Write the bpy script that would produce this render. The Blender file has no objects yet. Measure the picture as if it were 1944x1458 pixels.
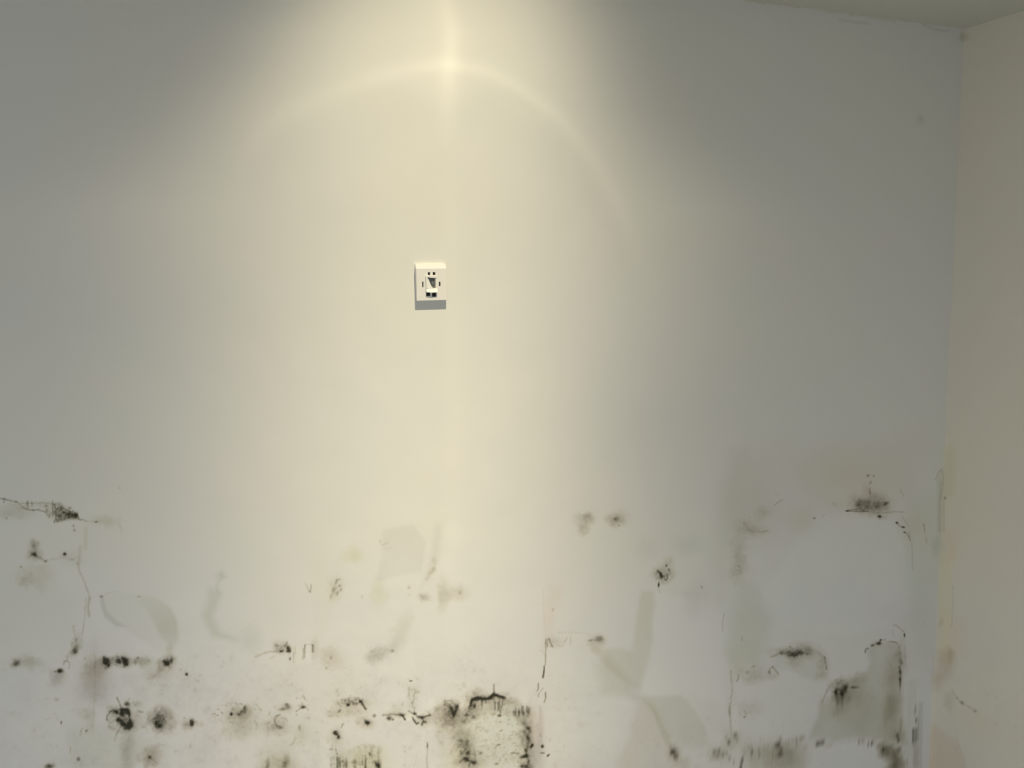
import bpy, bmesh, math
import numpy as np
from mathutils import Vector, Matrix

# ------------------------------------------------------------------ camera, sky, exposure
sc = bpy.context.scene
W, H = 1944, 1458
YAW, PITCH, ROLL = 0.4038, -0.1251, -0.0162
CAM = np.array([-2.7394, -2.3070, 2.1683]); FPX = 1654.9
fw = np.array([math.sin(YAW)*math.cos(PITCH), math.cos(YAW)*math.cos(PITCH), math.sin(PITCH)])
rt = np.array([math.cos(YAW), -math.sin(YAW), 0.0]); up = np.cross(rt, fw)
rt, up = math.cos(ROLL)*rt + math.sin(ROLL)*up, -math.sin(ROLL)*rt + math.cos(ROLL)*up
cd = bpy.data.cameras.new('camera'); cam = bpy.data.objects.new('camera', cd)
sc.collection.objects.link(cam)
cam.matrix_world = Matrix(((rt[0], up[0], -fw[0], CAM[0]), (rt[1], up[1], -fw[1], CAM[1]),
                           (rt[2], up[2], -fw[2], CAM[2]), (0, 0, 0, 1)))
cd.sensor_width = 36.0; cd.lens = FPX/W*36.0; cd.clip_start = 0.02
sc.camera = cam
sc.view_settings.view_transform = 'Standard'; sc.view_settings.look = 'None'
sc.view_settings.gamma = 1.0; sc.view_settings.exposure = 0.0
sc.view_settings.use_curve_mapping = False

wd = bpy.data.worlds.new('room_daylight'); sc.world = wd; wd.use_nodes = True
WORLD_STRENGTH = 0.60
bgn = wd.node_tree.nodes['Background']
bgn.inputs[0].default_value = (0.93, 0.955, 0.95, 1); bgn.inputs[1].default_value = WORLD_STRENGTH
# the open side of the room: daylight from above the horizon, dimmer below
_t = wd.node_tree; _tc = _t.nodes.new('ShaderNodeTexCoord'); _sp = _t.nodes.new('ShaderNodeSeparateXYZ'); _r = _t.nodes.new('ShaderNodeValToRGB')
_mr = _t.nodes.new('ShaderNodeMapRange'); _mr.inputs['From Min'].default_value = -.6; _mr.inputs['From Max'].default_value = .5
_t.links.new(_tc.outputs['Generated'], _sp.inputs[0]); _t.links.new(_sp.outputs['Z'], _mr.inputs['Value']); _t.links.new(_mr.outputs[0], _r.inputs['Fac'])
_r.color_ramp.elements[0].color = (.33, .34, .34, 1); _r.color_ramp.elements[1].color = (1.62, 1.66, 1.65, 1)
_t.links.new(_r.outputs['Color'], bgn.inputs[0])

CEIL = 3.0
LAMP = np.array([-1.93, -0.33, CEIL-0.025])      # recessed downlight close to the wall
LAMP_POWER = 8.0

def cam_px(x, y, z):
    """where a wall point lies in the photograph's own pixels: the key of the stain survey"""
    dx, dy, dz = x-CAM[0], y-CAM[1], z-CAM[2]
    d = dx*fw[0]+dy*fw[1]+dz*fw[2]
    return (972+FPX*(dx*rt[0]+dy*rt[1]+dz*rt[2])/d, 729-FPX*(dx*up[0]+dy*up[1]+dz*up[2])/d)

# ------------------------------------------------------------------ the downlight's photometric profile
def lerp(v, xs, ys): return np.interp(v, xs, ys)
def lamp_wash(u, v):
    """illuminance the lamp's optic lays on the wall plane"""
    v = np.clip(v, -90, 2400)
    A = lerp(v, [-90, 0, 60, 130, 250, 400, 600, 800, 1000, 1200, 1458, 2000, 2400],
             [.32, .42, .47, .50, .46, .41, .405, .41, .39, .35, .28, .14, .1])
    wl = lerp(v, [-90, 0, 60, 130, 210, 400, 600, 800, 1000, 1200, 1458, 2000], [220, 268, 308, 336, 388, 480, 440, 450, 460, 480, 520, 600])
    wr = lerp(v, [-90, 0, 60, 130, 210, 400, 600, 800, 1000, 1200, 1458, 2000], [188, 232, 252, 268, 290, 365, 350, 310, 320, 350, 400, 520])
    pp = lerp(v, [0, 210, 400, 1458], [2.8, 3.1, 2.2, 2.1])
    c = lerp(v, [0, 400, 1000, 1458], [850, 850, 840, 820])
    t = (u-c); w = np.where(t < 0, wl, wr)
    E = A*np.exp(-np.abs(t/w)**pp)
    # broad spill
    E = E + .04*np.exp(-((u-800)/520)**2)*lerp(v, [-90, 300, 600, 1458, 2400], [0, .5, 1, 1.2, .5])
    # caustic ring of the reflector
    ring = lerp(u, [440, 459, 480, 530, 600, 700, 780, 850, 920, 980, 1060, 1120, 1170, 1230], [420, 300, 262, 222, 188, 149, 130, 121, 134, 162, 222, 290, 375, 520])
    amp = lerp(u, [440, 500, 650, 800, 860, 980, 1100, 1180, 1230], [.0, .02, .035, .06, .07, .055, .035, .02, 0])
    dv = v-ring
    sl = lerp(u, [440, 480, 600, 850, 1000, 1170], [34, 28, 22, 13, 16, 30])
    E = E + amp*np.exp(-(dv/sl)**2)
    E = E - amp*.5*np.exp(-((dv-75)/60)**2)
    # bright rib of the reflector straight ahead
    uc = lerp(v, [-90, 0, 60, 150, 260], [838, 846, 858, 852, 850])
    rib = lerp(v, [-90, 0, 60, 120, 160, 210, 300], [.05, .08, .12, .14, .12, .06, 0])
    E = E + rib*(.75*np.exp(-((u-uc)/19)**2)+.5*np.exp(-((u-uc+12)/60)**2))
    uc2 = lerp(v, [300, 1000, 1458], [856, 862, 850])
    E = E + .018*np.exp(-((u-uc2)/22)**2)*lerp(v, [250, 400, 1100, 1400], [0, 1, 1, 0])
    return np.maximum(E, 0.0)

def make_ies():
    NV, NH = 181, 181
    va = np.linspace(0, 90, NV); ha = np.linspace(0, 360, NH)
    TH, PH = np.meshgrid(np.radians(va), np.radians(ha))        # (NH, NV)
    az = PH-math.pi                                             # 0 = towards the wall (+y)
    dx = np.sin(TH)*np.sin(az); dy = np.sin(TH)*np.cos(az); dz = -np.cos(TH)
    d = -LAMP[1]
    ok = dy > 1e-3
    t = np.where(ok, d/np.where(ok, dy, 1), 1e3)
    px = LAMP[0]+dx*t; pz = LAMP[2]+dz*t
    pxc = np.clip(px, -4.4, 1.0); pzc = np.clip(pz, -.8, CEIL)
    u, v = cam_px(pxc, 0.0, pzc)
    r = np.sqrt((pxc-LAMP[0])**2+d*d+(pzc-LAMP[2])**2)
    I = lamp_wash(u, v)*r**3/d
    back = 4*np.exp(-(np.degrees(TH)/11)**2)+.5*np.exp(-(np.degrees(TH)/28)**2)+.02*np.cos(TH)
    k = np.clip((np.degrees(np.arctan2(dy, -dz))-5.8)/2.4, 0, 1)  # blend into the plain beam away from the wall
    side = np.exp(-np.maximum(0, np.abs(px-LAMP[0])-2.2)/.8)
    I = np.where(ok, I*k*side+back*(1-k*side), back)
    I = np.clip(I, 0, 14)*100
    s = "IESNA:LM-63-1995\nTILT=NONE\n1 1000 1 %d %d 1 2 0 0 0\n1 1 10\n" % (NV, NH)
    def block(a): return "\n".join(" ".join("%.3f" % q for q in a[i:i+12]) for i in range(0, len(a), 12))+"\n"
    s += block(va)+block(ha)+"".join(block(row) for row in I)
    t_ = bpy.data.texts.new('downlight_profile'); t_.write(s); return t_

def build_lamp_light():
    ld = bpy.data.lights.new('downlight_lamp', 'POINT'); ld.shadow_soft_size = 0.006
    ld.energy = LAMP_POWER; ld.color = (1.0, 0.87, 0.585)
    ld.use_nodes = True; nt = ld.node_tree
    em = nt.nodes['Emission']; ies = nt.nodes.new('ShaderNodeTexIES')
    ies.mode = 'INTERNAL'; ies.ies = make_ies(); ies.inputs['Strength'].default_value = 1.0
    nt.links.new(ies.outputs['Fac'], em.inputs['Strength'])
    o = bpy.data.objects.new('downlight_lamp', ld); sc.collection.objects.link(o)
    return o

# ------------------------------------------------------------------ helpers
def link(o, parent=None):
    sc.collection.objects.link(o)
    if parent: o.parent = parent
    return o
def mesh_obj(name, bm, m, parent=None, smooth=False):
    bmesh.ops.recalc_face_normals(bm, faces=bm.faces)
    me = bpy.data.meshes.new(name); bm.to_mesh(me); bm.free()
    me.materials.append(m)
    if smooth: me.polygons.foreach_set('use_smooth', [True]*len(me.polygons))
    return link(bpy.data.objects.new(name, me), parent)
def box(bm, x0, x1, y0, y1, z0, z1):
    v = [bm.verts.new((x, y, z)) for x in (x0, x1) for y in (y0, y1) for z in (z0, z1)]
    for f in ((0,1,3,2), (4,6,7,5), (0,4,5,1), (2,3,7,6), (0,2,6,4), (1,5,7,3)): bm.faces.new([v[i] for i in f])
def prism(bm, outline, y0, y1, inset=0.0):
    """outline in (x, z); y0 back, y1 front; the front face shrinks by inset about its centre"""
    cx = sum(p[0] for p in outline)/len(outline); cz = sum(p[1] for p in outline)/len(outline)
    a = [bm.verts.new((x, y0, z)) for x, z in outline]
    b = []
    for x, z in outline:
        b.append(bm.verts.new((x-math.copysign(inset, x-cx), y1, z-math.copysign(inset, z-cz))))
    n = len(a); bm.faces.new(a); bm.faces.new(b)
    for i in range(n): bm.faces.new((a[i], a[(i+1) % n], b[(i+1) % n], b[i]))
def bevel(bm, w, seg=2, ang=30):
    es = [e for e in bm.edges if len(e.link_faces) == 2 and e.calc_face_angle(0) > math.radians(ang)]
    bmesh.ops.bevel(bm, geom=es, offset=w, segments=seg, affect='EDGES', profile=.6)

def plain(name, col, rough=.5, scale=60, amt=.04, bump=0.0, spec=.4):
    m = bpy.data.materials.new(name); m.use_nodes = True; nt = m.node_tree; b = nt.nodes['Principled BSDF']
    tc = nt.nodes.new('ShaderNodeTexCoord'); n = nt.nodes.new('ShaderNodeTexNoise')
    n.inputs['Scale'].default_value = scale; n.inputs['Detail'].default_value = 4
    nt.links.new(tc.outputs['Object'], n.inputs['Vector'])
    r = nt.nodes.new('ShaderNodeMapRange'); r.inputs['To Min'].default_value = 1-amt; r.inputs['To Max'].default_value = 1+amt
    nt.links.new(n.outputs['Fac'], r.inputs['Value'])
    mx = nt.nodes.new('ShaderNodeVectorMath'); mx.operation = 'SCALE'; mx.inputs[0].default_value = col
    nt.links.new(r.outputs['Result'], mx.inputs['Scale']); nt.links.new(mx.outputs[0], b.inputs['Base Color'])
    b.inputs['Roughness'].default_value = rough; b.inputs['Specular IOR Level'].default_value = spec
    if bump:
        bp = nt.nodes.new('ShaderNodeBump'); bp.inputs['Strength'].default_value = bump; bp.inputs['Distance'].default_value = .001
        nt.links.new(n.outputs['Fac'], bp.inputs['Height']); nt.links.new(bp.outputs['Normal'], b.inputs['Normal'])
    return m

def wall_material():
    """old emulsion on damp plaster: survey attributes carry stains that belong to the wall, nodes add the grain"""
    m = bpy.data.materials.new('damp_painted_plaster'); m.use_nodes = True; nt = m.node_tree; N = nt.nodes; L = nt.links
    b = N['Principled BSDF']; b.inputs['Roughness'].default_value = .72; b.inputs['Specular IOR Level'].default_value = .25
    tint = N.new('ShaderNodeAttribute'); tint.attribute_name = 'paint_tint'
    mould = N.new('ShaderNodeAttribute'); mould.attribute_name = 'mould'
    tc = N.new('ShaderNodeTexCoord')
    n1 = N.new('ShaderNodeTexNoise'); n1.inputs['Scale'].default_value = 3.2; n1.inputs['Detail'].default_value = 3
    n2 = N.new('ShaderNodeTexNoise'); n2.inputs['Scale'].default_value = 420; n2.inputs['Detail'].default_value = 3
    n3 = N.new('ShaderNodeTexNoise'); n3.inputs['Scale'].default_value = 1.9; n3.inputs['Detail'].default_value = 2
    off = N.new('ShaderNodeVectorMath'); off.operation = 'ADD'; off.inputs[1].default_value = (7, 3, 11)
    L.new(tc.outputs['Object'], n1.inputs['Vector']); L.new(tc.outputs['Object'], n2.inputs['Vector'])
    L.new(tc.outputs['Object'], off.inputs[0]); L.new(off.outputs[0], n3.inputs['Vector'])
    # uneven pigment of the old paint: drifts between cool grey, cream, faint green and faint pink
    r1 = N.new('ShaderNodeValToRGB'); e = r1.color_ramp.elements
    e[0].position = .3; e[0].color = (.985, 1.0, .99, 1); e[1].position = .7; e[1].color = (1.01, 1.0, .985, 1)
    r3 = N.new('ShaderNodeValToRGB'); e = r3.color_ramp.elements
    e[0].position = .3; e[0].color = (.99, .99, 1.0, 1); e[1].position = .7; e[1].color = (1.005, 1.005, .985, 1)
    L.new(n1.outputs['Fac'], r1.inputs['Fac']); L.new(n3.outputs['Fac'], r3.inputs['Fac'])
    def mul(a, c):
        q = N.new('ShaderNodeVectorMath'); q.operation = 'MULTIPLY'
        L.new(a, q.inputs[0])
        if isinstance(c, tuple): q.inputs[1].default_value = c
        else: L.new(c, q.inputs[1])
        return q.outputs[0]
    g = N.new('ShaderNodeMapRange'); g.inputs['To Min'].default_value = .985; g.inputs['To Max'].default_value = 1.015
    L.new(n2.outputs['Fac'], g.inputs['Value'])
    col = mul(mul(mul(tint.outputs['Color'], (.735, .735, .725)), r1.outputs['Color']), r3.outputs['Color'])
    sc_ = N.new('ShaderNodeVectorMath'); sc_.operation = 'SCALE'; L.new(col, sc_.inputs[0]); L.new(g.outputs['Result'], sc_.inputs['Scale'])
    # mould: the survey's density, broken up by a fine grain
    gm = N.new('ShaderNodeMapRange'); gm.inputs['To Min'].default_value = .72; gm.inputs['To Max'].default_value = 1.28
    L.new(n2.outputs['Fac'], gm.inputs['Value'])
    mm = N.new('ShaderNodeVectorMath'); mm.operation = 'SCALE'
    L.new(mould.outputs['Color'], mm.inputs[0]); L.new(gm.outputs['Result'], mm.inputs['Scale'])
    mi = N.new('ShaderNodeVectorMath'); mi.operation = 'MINIMUM'; L.new(mm.outputs[0], mi.inputs[0]); mi.inputs[1].default_value = (1, 1, 1)
    mx = N.new('ShaderNodeMix'); mx.data_type = 'VECTOR'; mx.factor_mode = 'NON_UNIFORM'
    fv = [q for q in mx.inputs if q.identifier == 'Factor_Vector'][0]
    av = [q for q in mx.inputs if q.identifier == 'A_Vector'][0]; bv = [q for q in mx.inputs if q.identifier == 'B_Vector'][0]
    L.new(mi.outputs[0], fv); L.new(sc_.outputs[0], av); bv.default_value = (.020, .021, .011)
    L.new([q for q in mx.outputs if q.identifier == 'Result_Vector'][0], b.inputs['Base Color'])
    bp = N.new('ShaderNodeBump'); bp.inputs['Strength'].default_value = .12; bp.inputs['Distance'].default_value = .0006
    L.new(n2.outputs['Fac'], bp.inputs['Height']); L.new(bp.outputs['Normal'], b.inputs['Normal'])
    return m

# ------------------------------------------------------------------ stain survey of the two walls
U0, V0, U1, V1 = -260, -140, 2260, 1760
NU, NVV = U1-U0, V1-V0
rng = np.random.default_rng(11)
def vnoise(sx, sy, seed):
    r = np.random.default_rng(seed)
    gx, gy = int(NU/sx)+3, int(NVV/sy)+3
    g = r.random((gy, gx), dtype=np.float32)
    x = np.arange(NU, dtype=np.float32)/sx; y = np.arange(NVV, dtype=np.float32)/sy
    xi = x.astype(int); yi = y.astype(int); fx = x-xi; fy = y-yi
    fx = fx*fx*(3-2*fx); fy = (fy*fy*(3-2*fy))[:, None]
    a = g[yi][:, xi]*(1-fx)+g[yi][:, xi+1]*fx
    c = g[yi+1][:, xi]*(1-fx)+g[yi+1][:, xi+1]*fx
    return a*(1-fy)+c*fy
n60 = vnoise(60, 60, 1); n22 = vnoise(22, 22, 2); n9 = vnoise(9, 9, 3); n4 = vnoise(4.2, 4.2, 4); n2_ = vnoise(2.1, 2.1, 5)
nv = vnoise(3.0, 26, 6)                                   # vertical runs
wX = (n22-.5)*1.0+(n9-.5)*1.0; wY = (vnoise(20, 20, 7)-.5)+(vnoise(8, 8, 8)-.5)
n110 = vnoise(110, 110, 12); sX = (n60-.5)+(vnoise(30, 30, 13)-.5)*.6; sY = (vnoise(60, 60, 14)-.5)+(vnoise(28, 28, 15)-.5)*.6
wx2 = (n4-.5); wy2 = (vnoise(3.8, 3.8, 9)-.5)
MO = np.zeros((NVV, NU), np.float32); TI = np.ones((NVV, NU, 3), np.float32); HE = np.zeros((NVV, NU), np.float32)

def win(x0, y0, x1, y1):
    a = max(0, int(x0-U0)); b = min(NU, int(x1-U0)+1); c = max(0, int(y0-V0)); d = min(NVV, int(y1-V0)+1)
    if b <= a or d <= c: return None
    s = (slice(c, d), slice(a, b))
    yy, xx = np.mgrid[c:d, a:b].astype(np.float32)
    return s, xx+U0, yy+V0
def sstep(x): x = np.clip(x, 0, 1); return x*x*(3-2*x)
def addm(s, v): MO[s] = 1-(1-MO[s])*(1-np.clip(v, 0, 1))
def blob_mask(x, y, rx, ry, ang, soft, warp):
    q = max(rx, ry)*(1+soft)+warp*2+3
    w_ = win(x-q, y-q, x+q, y+q)
    if w_ is None: return None
    s, X, Y = w_
    X = X-x+wX[s]*warp+wx2[s]*warp*.6; Y = Y-y+wY[s]*warp+wy2[s]*warp*.6
    c, sn = math.cos(math.radians(ang)), math.sin(math.radians(ang))
    d = np.sqrt(((X*c+Y*sn)/rx)**2+((-X*sn+Y*c)/ry)**2)
    return s, sstep((1+soft-d)/(2*soft))
def B(x, y, rx, ry=None, st=.9, soft=.4, ang=0, warp=None, tex=.35):
    """mould spot"""
    ry = ry or rx; warp = min(rx, ry)*.7 if warp is None else warp
    r = blob_mask(x, y, rx, ry, ang, soft, warp)
    if r is None: return
    s, m = r
    addm(s, st*m*(1-tex+tex*2*(n4[s]*.6+n2_[s]*.4)))
    if st > .65 and min(rx, ry) >= 2.2 and soft < .85:
        s, m = blob_mask(x, y, rx*1.35, ry*1.35, ang, .8, warp*1.2)
        addm(s, .3*m*(.3+1.4*(n9[s]*.4+n4[s]*.4+n2_[s]*.2)))
def haze(x, y, rx, ry, st=.2, ang=0, tex=.5): B(x, y, rx, ry, st, .95, ang, min(rx, ry)*.6, tex)
def dist_poly(pts, X, Y, closed=False):
    d = np.full(X.shape, 1e9, np.float32); P = list(pts)+([pts[0]] if closed else [])
    for (x0, y0), (x1, y1) in zip(P[:-1], P[1:]):
        vx, vy = x1-x0, y1-y0; L2 = vx*vx+vy*vy+1e-9
        t = np.clip(((X-x0)*vx+(Y-y0)*vy)/L2, 0, 1)
        d = np.minimum(d, np.hypot(X-x0-t*vx, Y-y0-t*vy))
    return d
def S(pts, w=1.2, st=.7, soft=1.0, warp=1.5, brk=.4, taper=False):
    """mould or crack line"""
    xs = [p[0] for p in pts]; ys = [p[1] for p in pts]; q = w*2+soft*2+warp*2+3
    w_ = win(min(xs)-q, min(ys)-q, max(xs)+q, max(ys)+q)
    if w_ is None: return
    s, X, Y = w_
    d = dist_poly(pts, X+wx2[s]*warp+wX[s]*warp*.5, Y+wy2[s]*warp+wY[s]*warp*.5)
    m = sstep((w+soft-d)/(2*soft))
    addm(s, st*m*np.clip(1-brk+brk*2.2*(n9[s]*.5+n4[s]*.5), 0, 1.3))
def specks(x, y, rx, ry, n, r=1.0, st=.6, seed=0, arc=None):
    g = np.random.default_rng(1000+seed)
    for i in range(n):
        if arc: a = math.radians(g.uniform(*arc)); k = g.normal(1, .07)
        else: a = g.uniform(0, 6.283); k = math.sqrt(g.random())
        q = r*g.uniform(.5, 1.3)
        B(x+rx*k*math.cos(a), y+ry*k*math.sin(a), q, q*g.uniform(.6, 1.6), st*g.uniform(.4, 1), .7, g.uniform(0, 180), .6, 0)
def runs(x0, y0, x1, y1, st=.5, thr=.5, sy=.35):
    """vertical runs of mould inside a soft box"""
    w_ = win(x0-6, y0-6, x1+6, y1+6)
    if w_ is None: return
    s, X, Y = w_
    cx, cy = (x0+x1)/2, (y0+y1)/2
    e = sstep((1-np.abs((X-cx+wX[s]*6)/((x1-x0)/2+3)))*2.2)*sstep((1-np.abs((Y-cy+wY[s]*8+(nv[s]-.5)*18)/((y1-y0)/2+4)))*1.8)
    addm(s, st*e*sstep((nv[s]-thr+.25*(n4[s]-.5))/.3))
def mute(col):
    c = np.array(col, np.float32); return c*.72+c.mean()*.28
def poly_in(pts, X, Y):
    ins = np.zeros(X.shape, bool); n = len(pts); j = n-1
    for i in range(n):
        xi, yi = pts[i]; xj, yj = pts[j]
        if yi != yj: ins ^= ((yi > Y) != (yj > Y)) & (X < (xj-xi)*(Y-yi)/(yj-yi)+xi)
        j = i
    return ins
def T(pts, col, soft=4, warp=6, fade=None, h=0.0):
    """patch of differently coloured paint or plaster; fade=(x,y,r): strongest there, gone at distance r"""
    xs = [p[0] for p in pts]; ys = [p[1] for p in pts]; q = soft*2+warp*2+4
    w_ = win(min(xs)-q, min(ys)-q, max(xs)+q, max(ys)+q)
    if w_ is None: return
    s, X, Y = w_
    k = np.float32(min(1.0, warp/6))
    X2 = X+sX[s]*warp*1.3+wX[s]*k*1.2; Y2 = Y+sY[s]*warp*1.3+wY[s]*k*1.2
    d = dist_poly(pts, X2, Y2, True); d = np.where(poly_in(pts, X2, Y2), d, -d)
    m = sstep((d+soft)/(2*soft))
    if warp >= 3.5:
        m = sstep((d+soft*1.6)/(3.2*soft)); m = m*np.clip(.35+1.15*(n60[s]*.45+n110[s]*.35+n22[s]*.2), 0, 1)
    if fade: m = m*sstep(1-np.hypot(X-fade[0], Y-fade[1])/fade[2])
    TI[s] *= 1-m[..., None]*(1-mute(col))
    if h: HE[s] += h*m
def TB(x, y, rx, ry, col, ang=0, soft=.9, warp=8, h=0.0):
    r = blob_mask(x, y, rx, ry, ang, soft, warp)
    if r is None: return
    s, m = r
    TI[s] *= 1-m[..., None]*(1-mute(col))
    if h: HE[s] += h*m
GG = (.86, .89, .80); DG = (.74, .77, .66); TAN = (.93, .88, .79); PINK = (.97, .92, .90); MAUVE = (.88, .84, .83); LITE = (1.06, 1.07, 1.06); BLUE = (.93, .96, .99)

# ---- broad tone changes of the damp zone
T([(150, 1240), (330, 1245), (420, 1290), (640, 1240), (1015, 1250), (1015, 1700), (-260, 1700), (-260, 1300)], (.985, .975, .965), 40, 40)
T([(150, 1262), (215, 1268), (205, 1330), (150, 1335)], MAUVE, 14, 14)
T([(130, 1380), (250, 1390), (255, 1700), (128, 1700)], (.92, .93, .88), 14, 14)
T([(-260, 970), (90, 990), (150, 990), (165, 1130), (160, 1250), (-260, 1260)], (1.02, 1.02, 1.01), 12, 8)
T([(60, 1085), (160, 1130), (155, 1230), (-60, 1230), (-60, 1085)], (.97, .97, .94), 20, 20)
T([(193, 1133), (230, 1122), (290, 1133), (322, 1152), (338, 1175), (341, 1200), (333, 1226), (300, 1240), (240, 1195), (200, 1165)], (.96, .97, .94), 3, 5)
T([(250, 1128), (298, 1136), (324, 1154), (340, 1182), (339, 1212), (322, 1228), (306, 1212), (288, 1180)], (.87, .89, .80), 3, 6, (320, 1190, 100))
T([(190, 1131), (197, 1131), (204, 1158), (224, 1178), (244, 1190), (222, 1188), (200, 1172)], (.86, .87, .85), 3, 3)
T([(398, 1118), (420, 1128), (404, 1165), (420, 1200), (450, 1215), (400, 1210), (384, 1165)], (.84, .87, .78), 6, 6)
TB(422, 1094, 7, 7, (.84, .86, .80)); TB(415, 1112, 5, 16, (.9, .92, .86))
T([(160, 1000), (167, 1000), (167, 1042), (160, 1047)], (.92, .92, .80), 2, 2)
T([(150, 1036), (157, 1036), (152, 1072), (146, 1072)], (.90, .87, .80), 2, 2)
TB(135, 1060, 20, 14, (.92, .92, .90))
TB(200, 987, 22, 9, (.86, .88, .78)); TB(226, 1003, 3, 9, (.88, .88, .78))
TB(670, 1053, 14, 12, (.93, .92, .76)); TB(720, 1125, 12, 24, (.94, .94, .82))
T([(726, 1008), (790, 1000), (812, 1030), (800, 1085), (722, 1102), (716, 1100), (726, 1050)], (.93, .93, .92), 3, 6)
T([(832, 995), (842, 995), (832, 1062), (812, 1100), (800, 1118), (822, 1060)], (.90, .90, .88), 6, 6)
TB(843, 1130, 10, 26, (.88, .88, .84)); TB(870, 1124, 16, 12, (.92, .92, .90)); TB(804, 1133, 8, 8, (.86, .86, .83))
TB(762, 1195, 12, 30, (.92, .91, .87), 25); TB(748, 1228, 10, 18, (.90, .89, .88), 40)
TB(858, 1012, 24, 18, (1.04, 1.04, 1.04)); TB(845, 1078, 14, 20, (1.03, 1.03, 1.03))
TB(722, 1240, 30, 18, (.91, .93, .94)); TB(716, 1244, 14, 12, (.92, .94, .95))
TB(632, 1252, 22, 18, (.93, .89, .86)); TB(650, 1340, 50, 60, (1.0, .985, .95))
TB(478, 1215, 16, 24, (.92, .94, .92))
T([(596, 1050), (608, 1050), (640, 1130), (610, 1220), (594, 1220)], (.98, 1.0, .94), 5, 6)
T([(1036, 1108), (1064, 1110), (1062, 1150), (1048, 1212), (1036, 1230)], (1.0, .93, .87), 8, 8)
T([(1218, 1120), (1243, 1120), (1243, 1180), (1230, 1250), (1214, 1310), (1190, 1300), (1150, 1265), (1130, 1230), (1200, 1235)], (.91, .90, .83), 4, 5)
T([(1155, 1245), (1214, 1318), (1205, 1328), (1145, 1315), (1135, 1262)], (.90, .89, .83), 9, 6)
T([(1212, 1322), (1292, 1322), (1318, 1345), (1338, 1382), (1346, 1412), (1300, 1420), (1268, 1398), (1250, 1362), (1228, 1340)], (.89, .90, .82), 4, 5)
T([(1212, 1328), (1240, 1334), (1262, 1385), (1300, 1450), (1300, 1560), (1175, 1560), (1170, 1450), (1198, 1400)], (.94, .91, .85), 6, 7)
T([(1236, 1342), (1246, 1352), (1272, 1400), (1276, 1430), (1262, 1412)], (.90, .91, .85), 3, 3)
T([(1245, 1120), (1375, 1150), (1372, 1330), (1300, 1322), (1214, 1318), (1232, 1255)], (1.03, 1.04, 1.06), 6, 6)
T([(1040, 1225), (1110, 1235), (1205, 1330), (1190, 1400), (1170, 1430), (1060, 1445), (1036, 1420)], (1.02, 1.03, 1.02), 10, 8)
TB(1305, 1035, 26, 18, (.94, .94, .93)); TB(1320, 1135, 18, 34, (.93, .93, .92)); TB(1225, 1040, 18, 20, (.95, .95, .95))
T([(1372, 860), (1420, 850), (1380, 1170), (1350, 1150)], (.95, .95, .93), 14, 10)
T([(1400, 860), (1560, 840), (1735, 840), (1745, 1000), (1720, 985), (1650, 966), (1590, 970), (1500, 1010), (1430, 1010), (1395, 960)], (.98, .935, .90), 30, 20)
TB(1600, 900, 70, 40, (.99, .97, .90)); TB(1525, 992, 22, 22, (.97, .95, .87))
T([(1398, 1108), (1435, 1110), (1462, 1180), (1450, 1250), (1395, 1290), (1378, 1230)], (.88, .90, .80), 9, 8)
T([(1548, 985), (1610, 973), (1680, 982), (1722, 1030), (1732, 1090), (1728, 1160), (1690, 1190), (1600, 1210), (1480, 1190), (1450, 1120), (1500, 1040)], (1.03, 1.04, 1.05), 6, 8)
TB(1425, 970, 44, 60, (.93, .93, .92)); TB(1402, 1050, 16, 40, (.90, .91, .89)); TB(1700, 1165, 50, 28, (.98, .94, .95))
T([(1735, 960), (1783, 940), (1775, 1255), (1725, 1270), (1722, 1080)], (.93, .96, .89), 16, 10)
T([(1470, 1248), (1498, 1236), (1545, 1236), (1567, 1252), (1566, 1292), (1540, 1288), (1500, 1275), (1470, 1268)], (.91, .92, .87), 5, 6)
T([(1430, 1262), (1470, 1255), (1470, 1280), (1420, 1295)], (.93, .92, .91), 8, 8)
T([(1642, 1240), (1660, 1222), (1702, 1220), (1711, 1245), (1714, 1410), (1660, 1404), (1560, 1408), (1534, 1402), (1546, 1370), (1562, 1338), (1596, 1302), (1636, 1285), (1652, 1262)], (.80, .80, .70), 5, 7)
T([(1596, 1320), (1640, 1310), (1660, 1350), (1640, 1385), (1600, 1380)], (.93, .91, .86), 14, 10)
T([(1680, 1255), (1706, 1265), (1708, 1330), (1684, 1330)], (.84, .80, .74), 9, 8)
T([(1682, 1318), (1706, 1325), (1706, 1352), (1698, 1372), (1680, 1368)], (.80, .81, .71), 6, 6)
T([(1680, 1368), (1712, 1372), (1724, 1470), (1680, 1440)], (.88, .89, .82), 8, 8)
T([(1664, 1413), (1700, 1418), (1725, 1470), (1725, 1540), (1680, 1530), (1694, 1446), (1676, 1434)], (.62, .58, .45), 5, 5)
T([(1410, 1425), (1440, 1412), (1520, 1410), (1528, 1440), (1520, 1500), (1430, 1510)], (.84, .84, .74), 8, 10)
TB(1478, 1448, 20, 24, (.86, .80, .74)); TB(1505, 1450, 14, 14, (.84, .87, .77))
T([(1530, 1416), (1600, 1410), (1660, 1414), (1680, 1440), (1660, 1520), (1560, 1520)], (1.02, 1.03, 1.04), 6, 5)
T([(1391, 1340), (1402, 1340), (1404, 1520), (1391, 1520)], (1.04, 1.04, 1.03), 3, 3)
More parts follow.
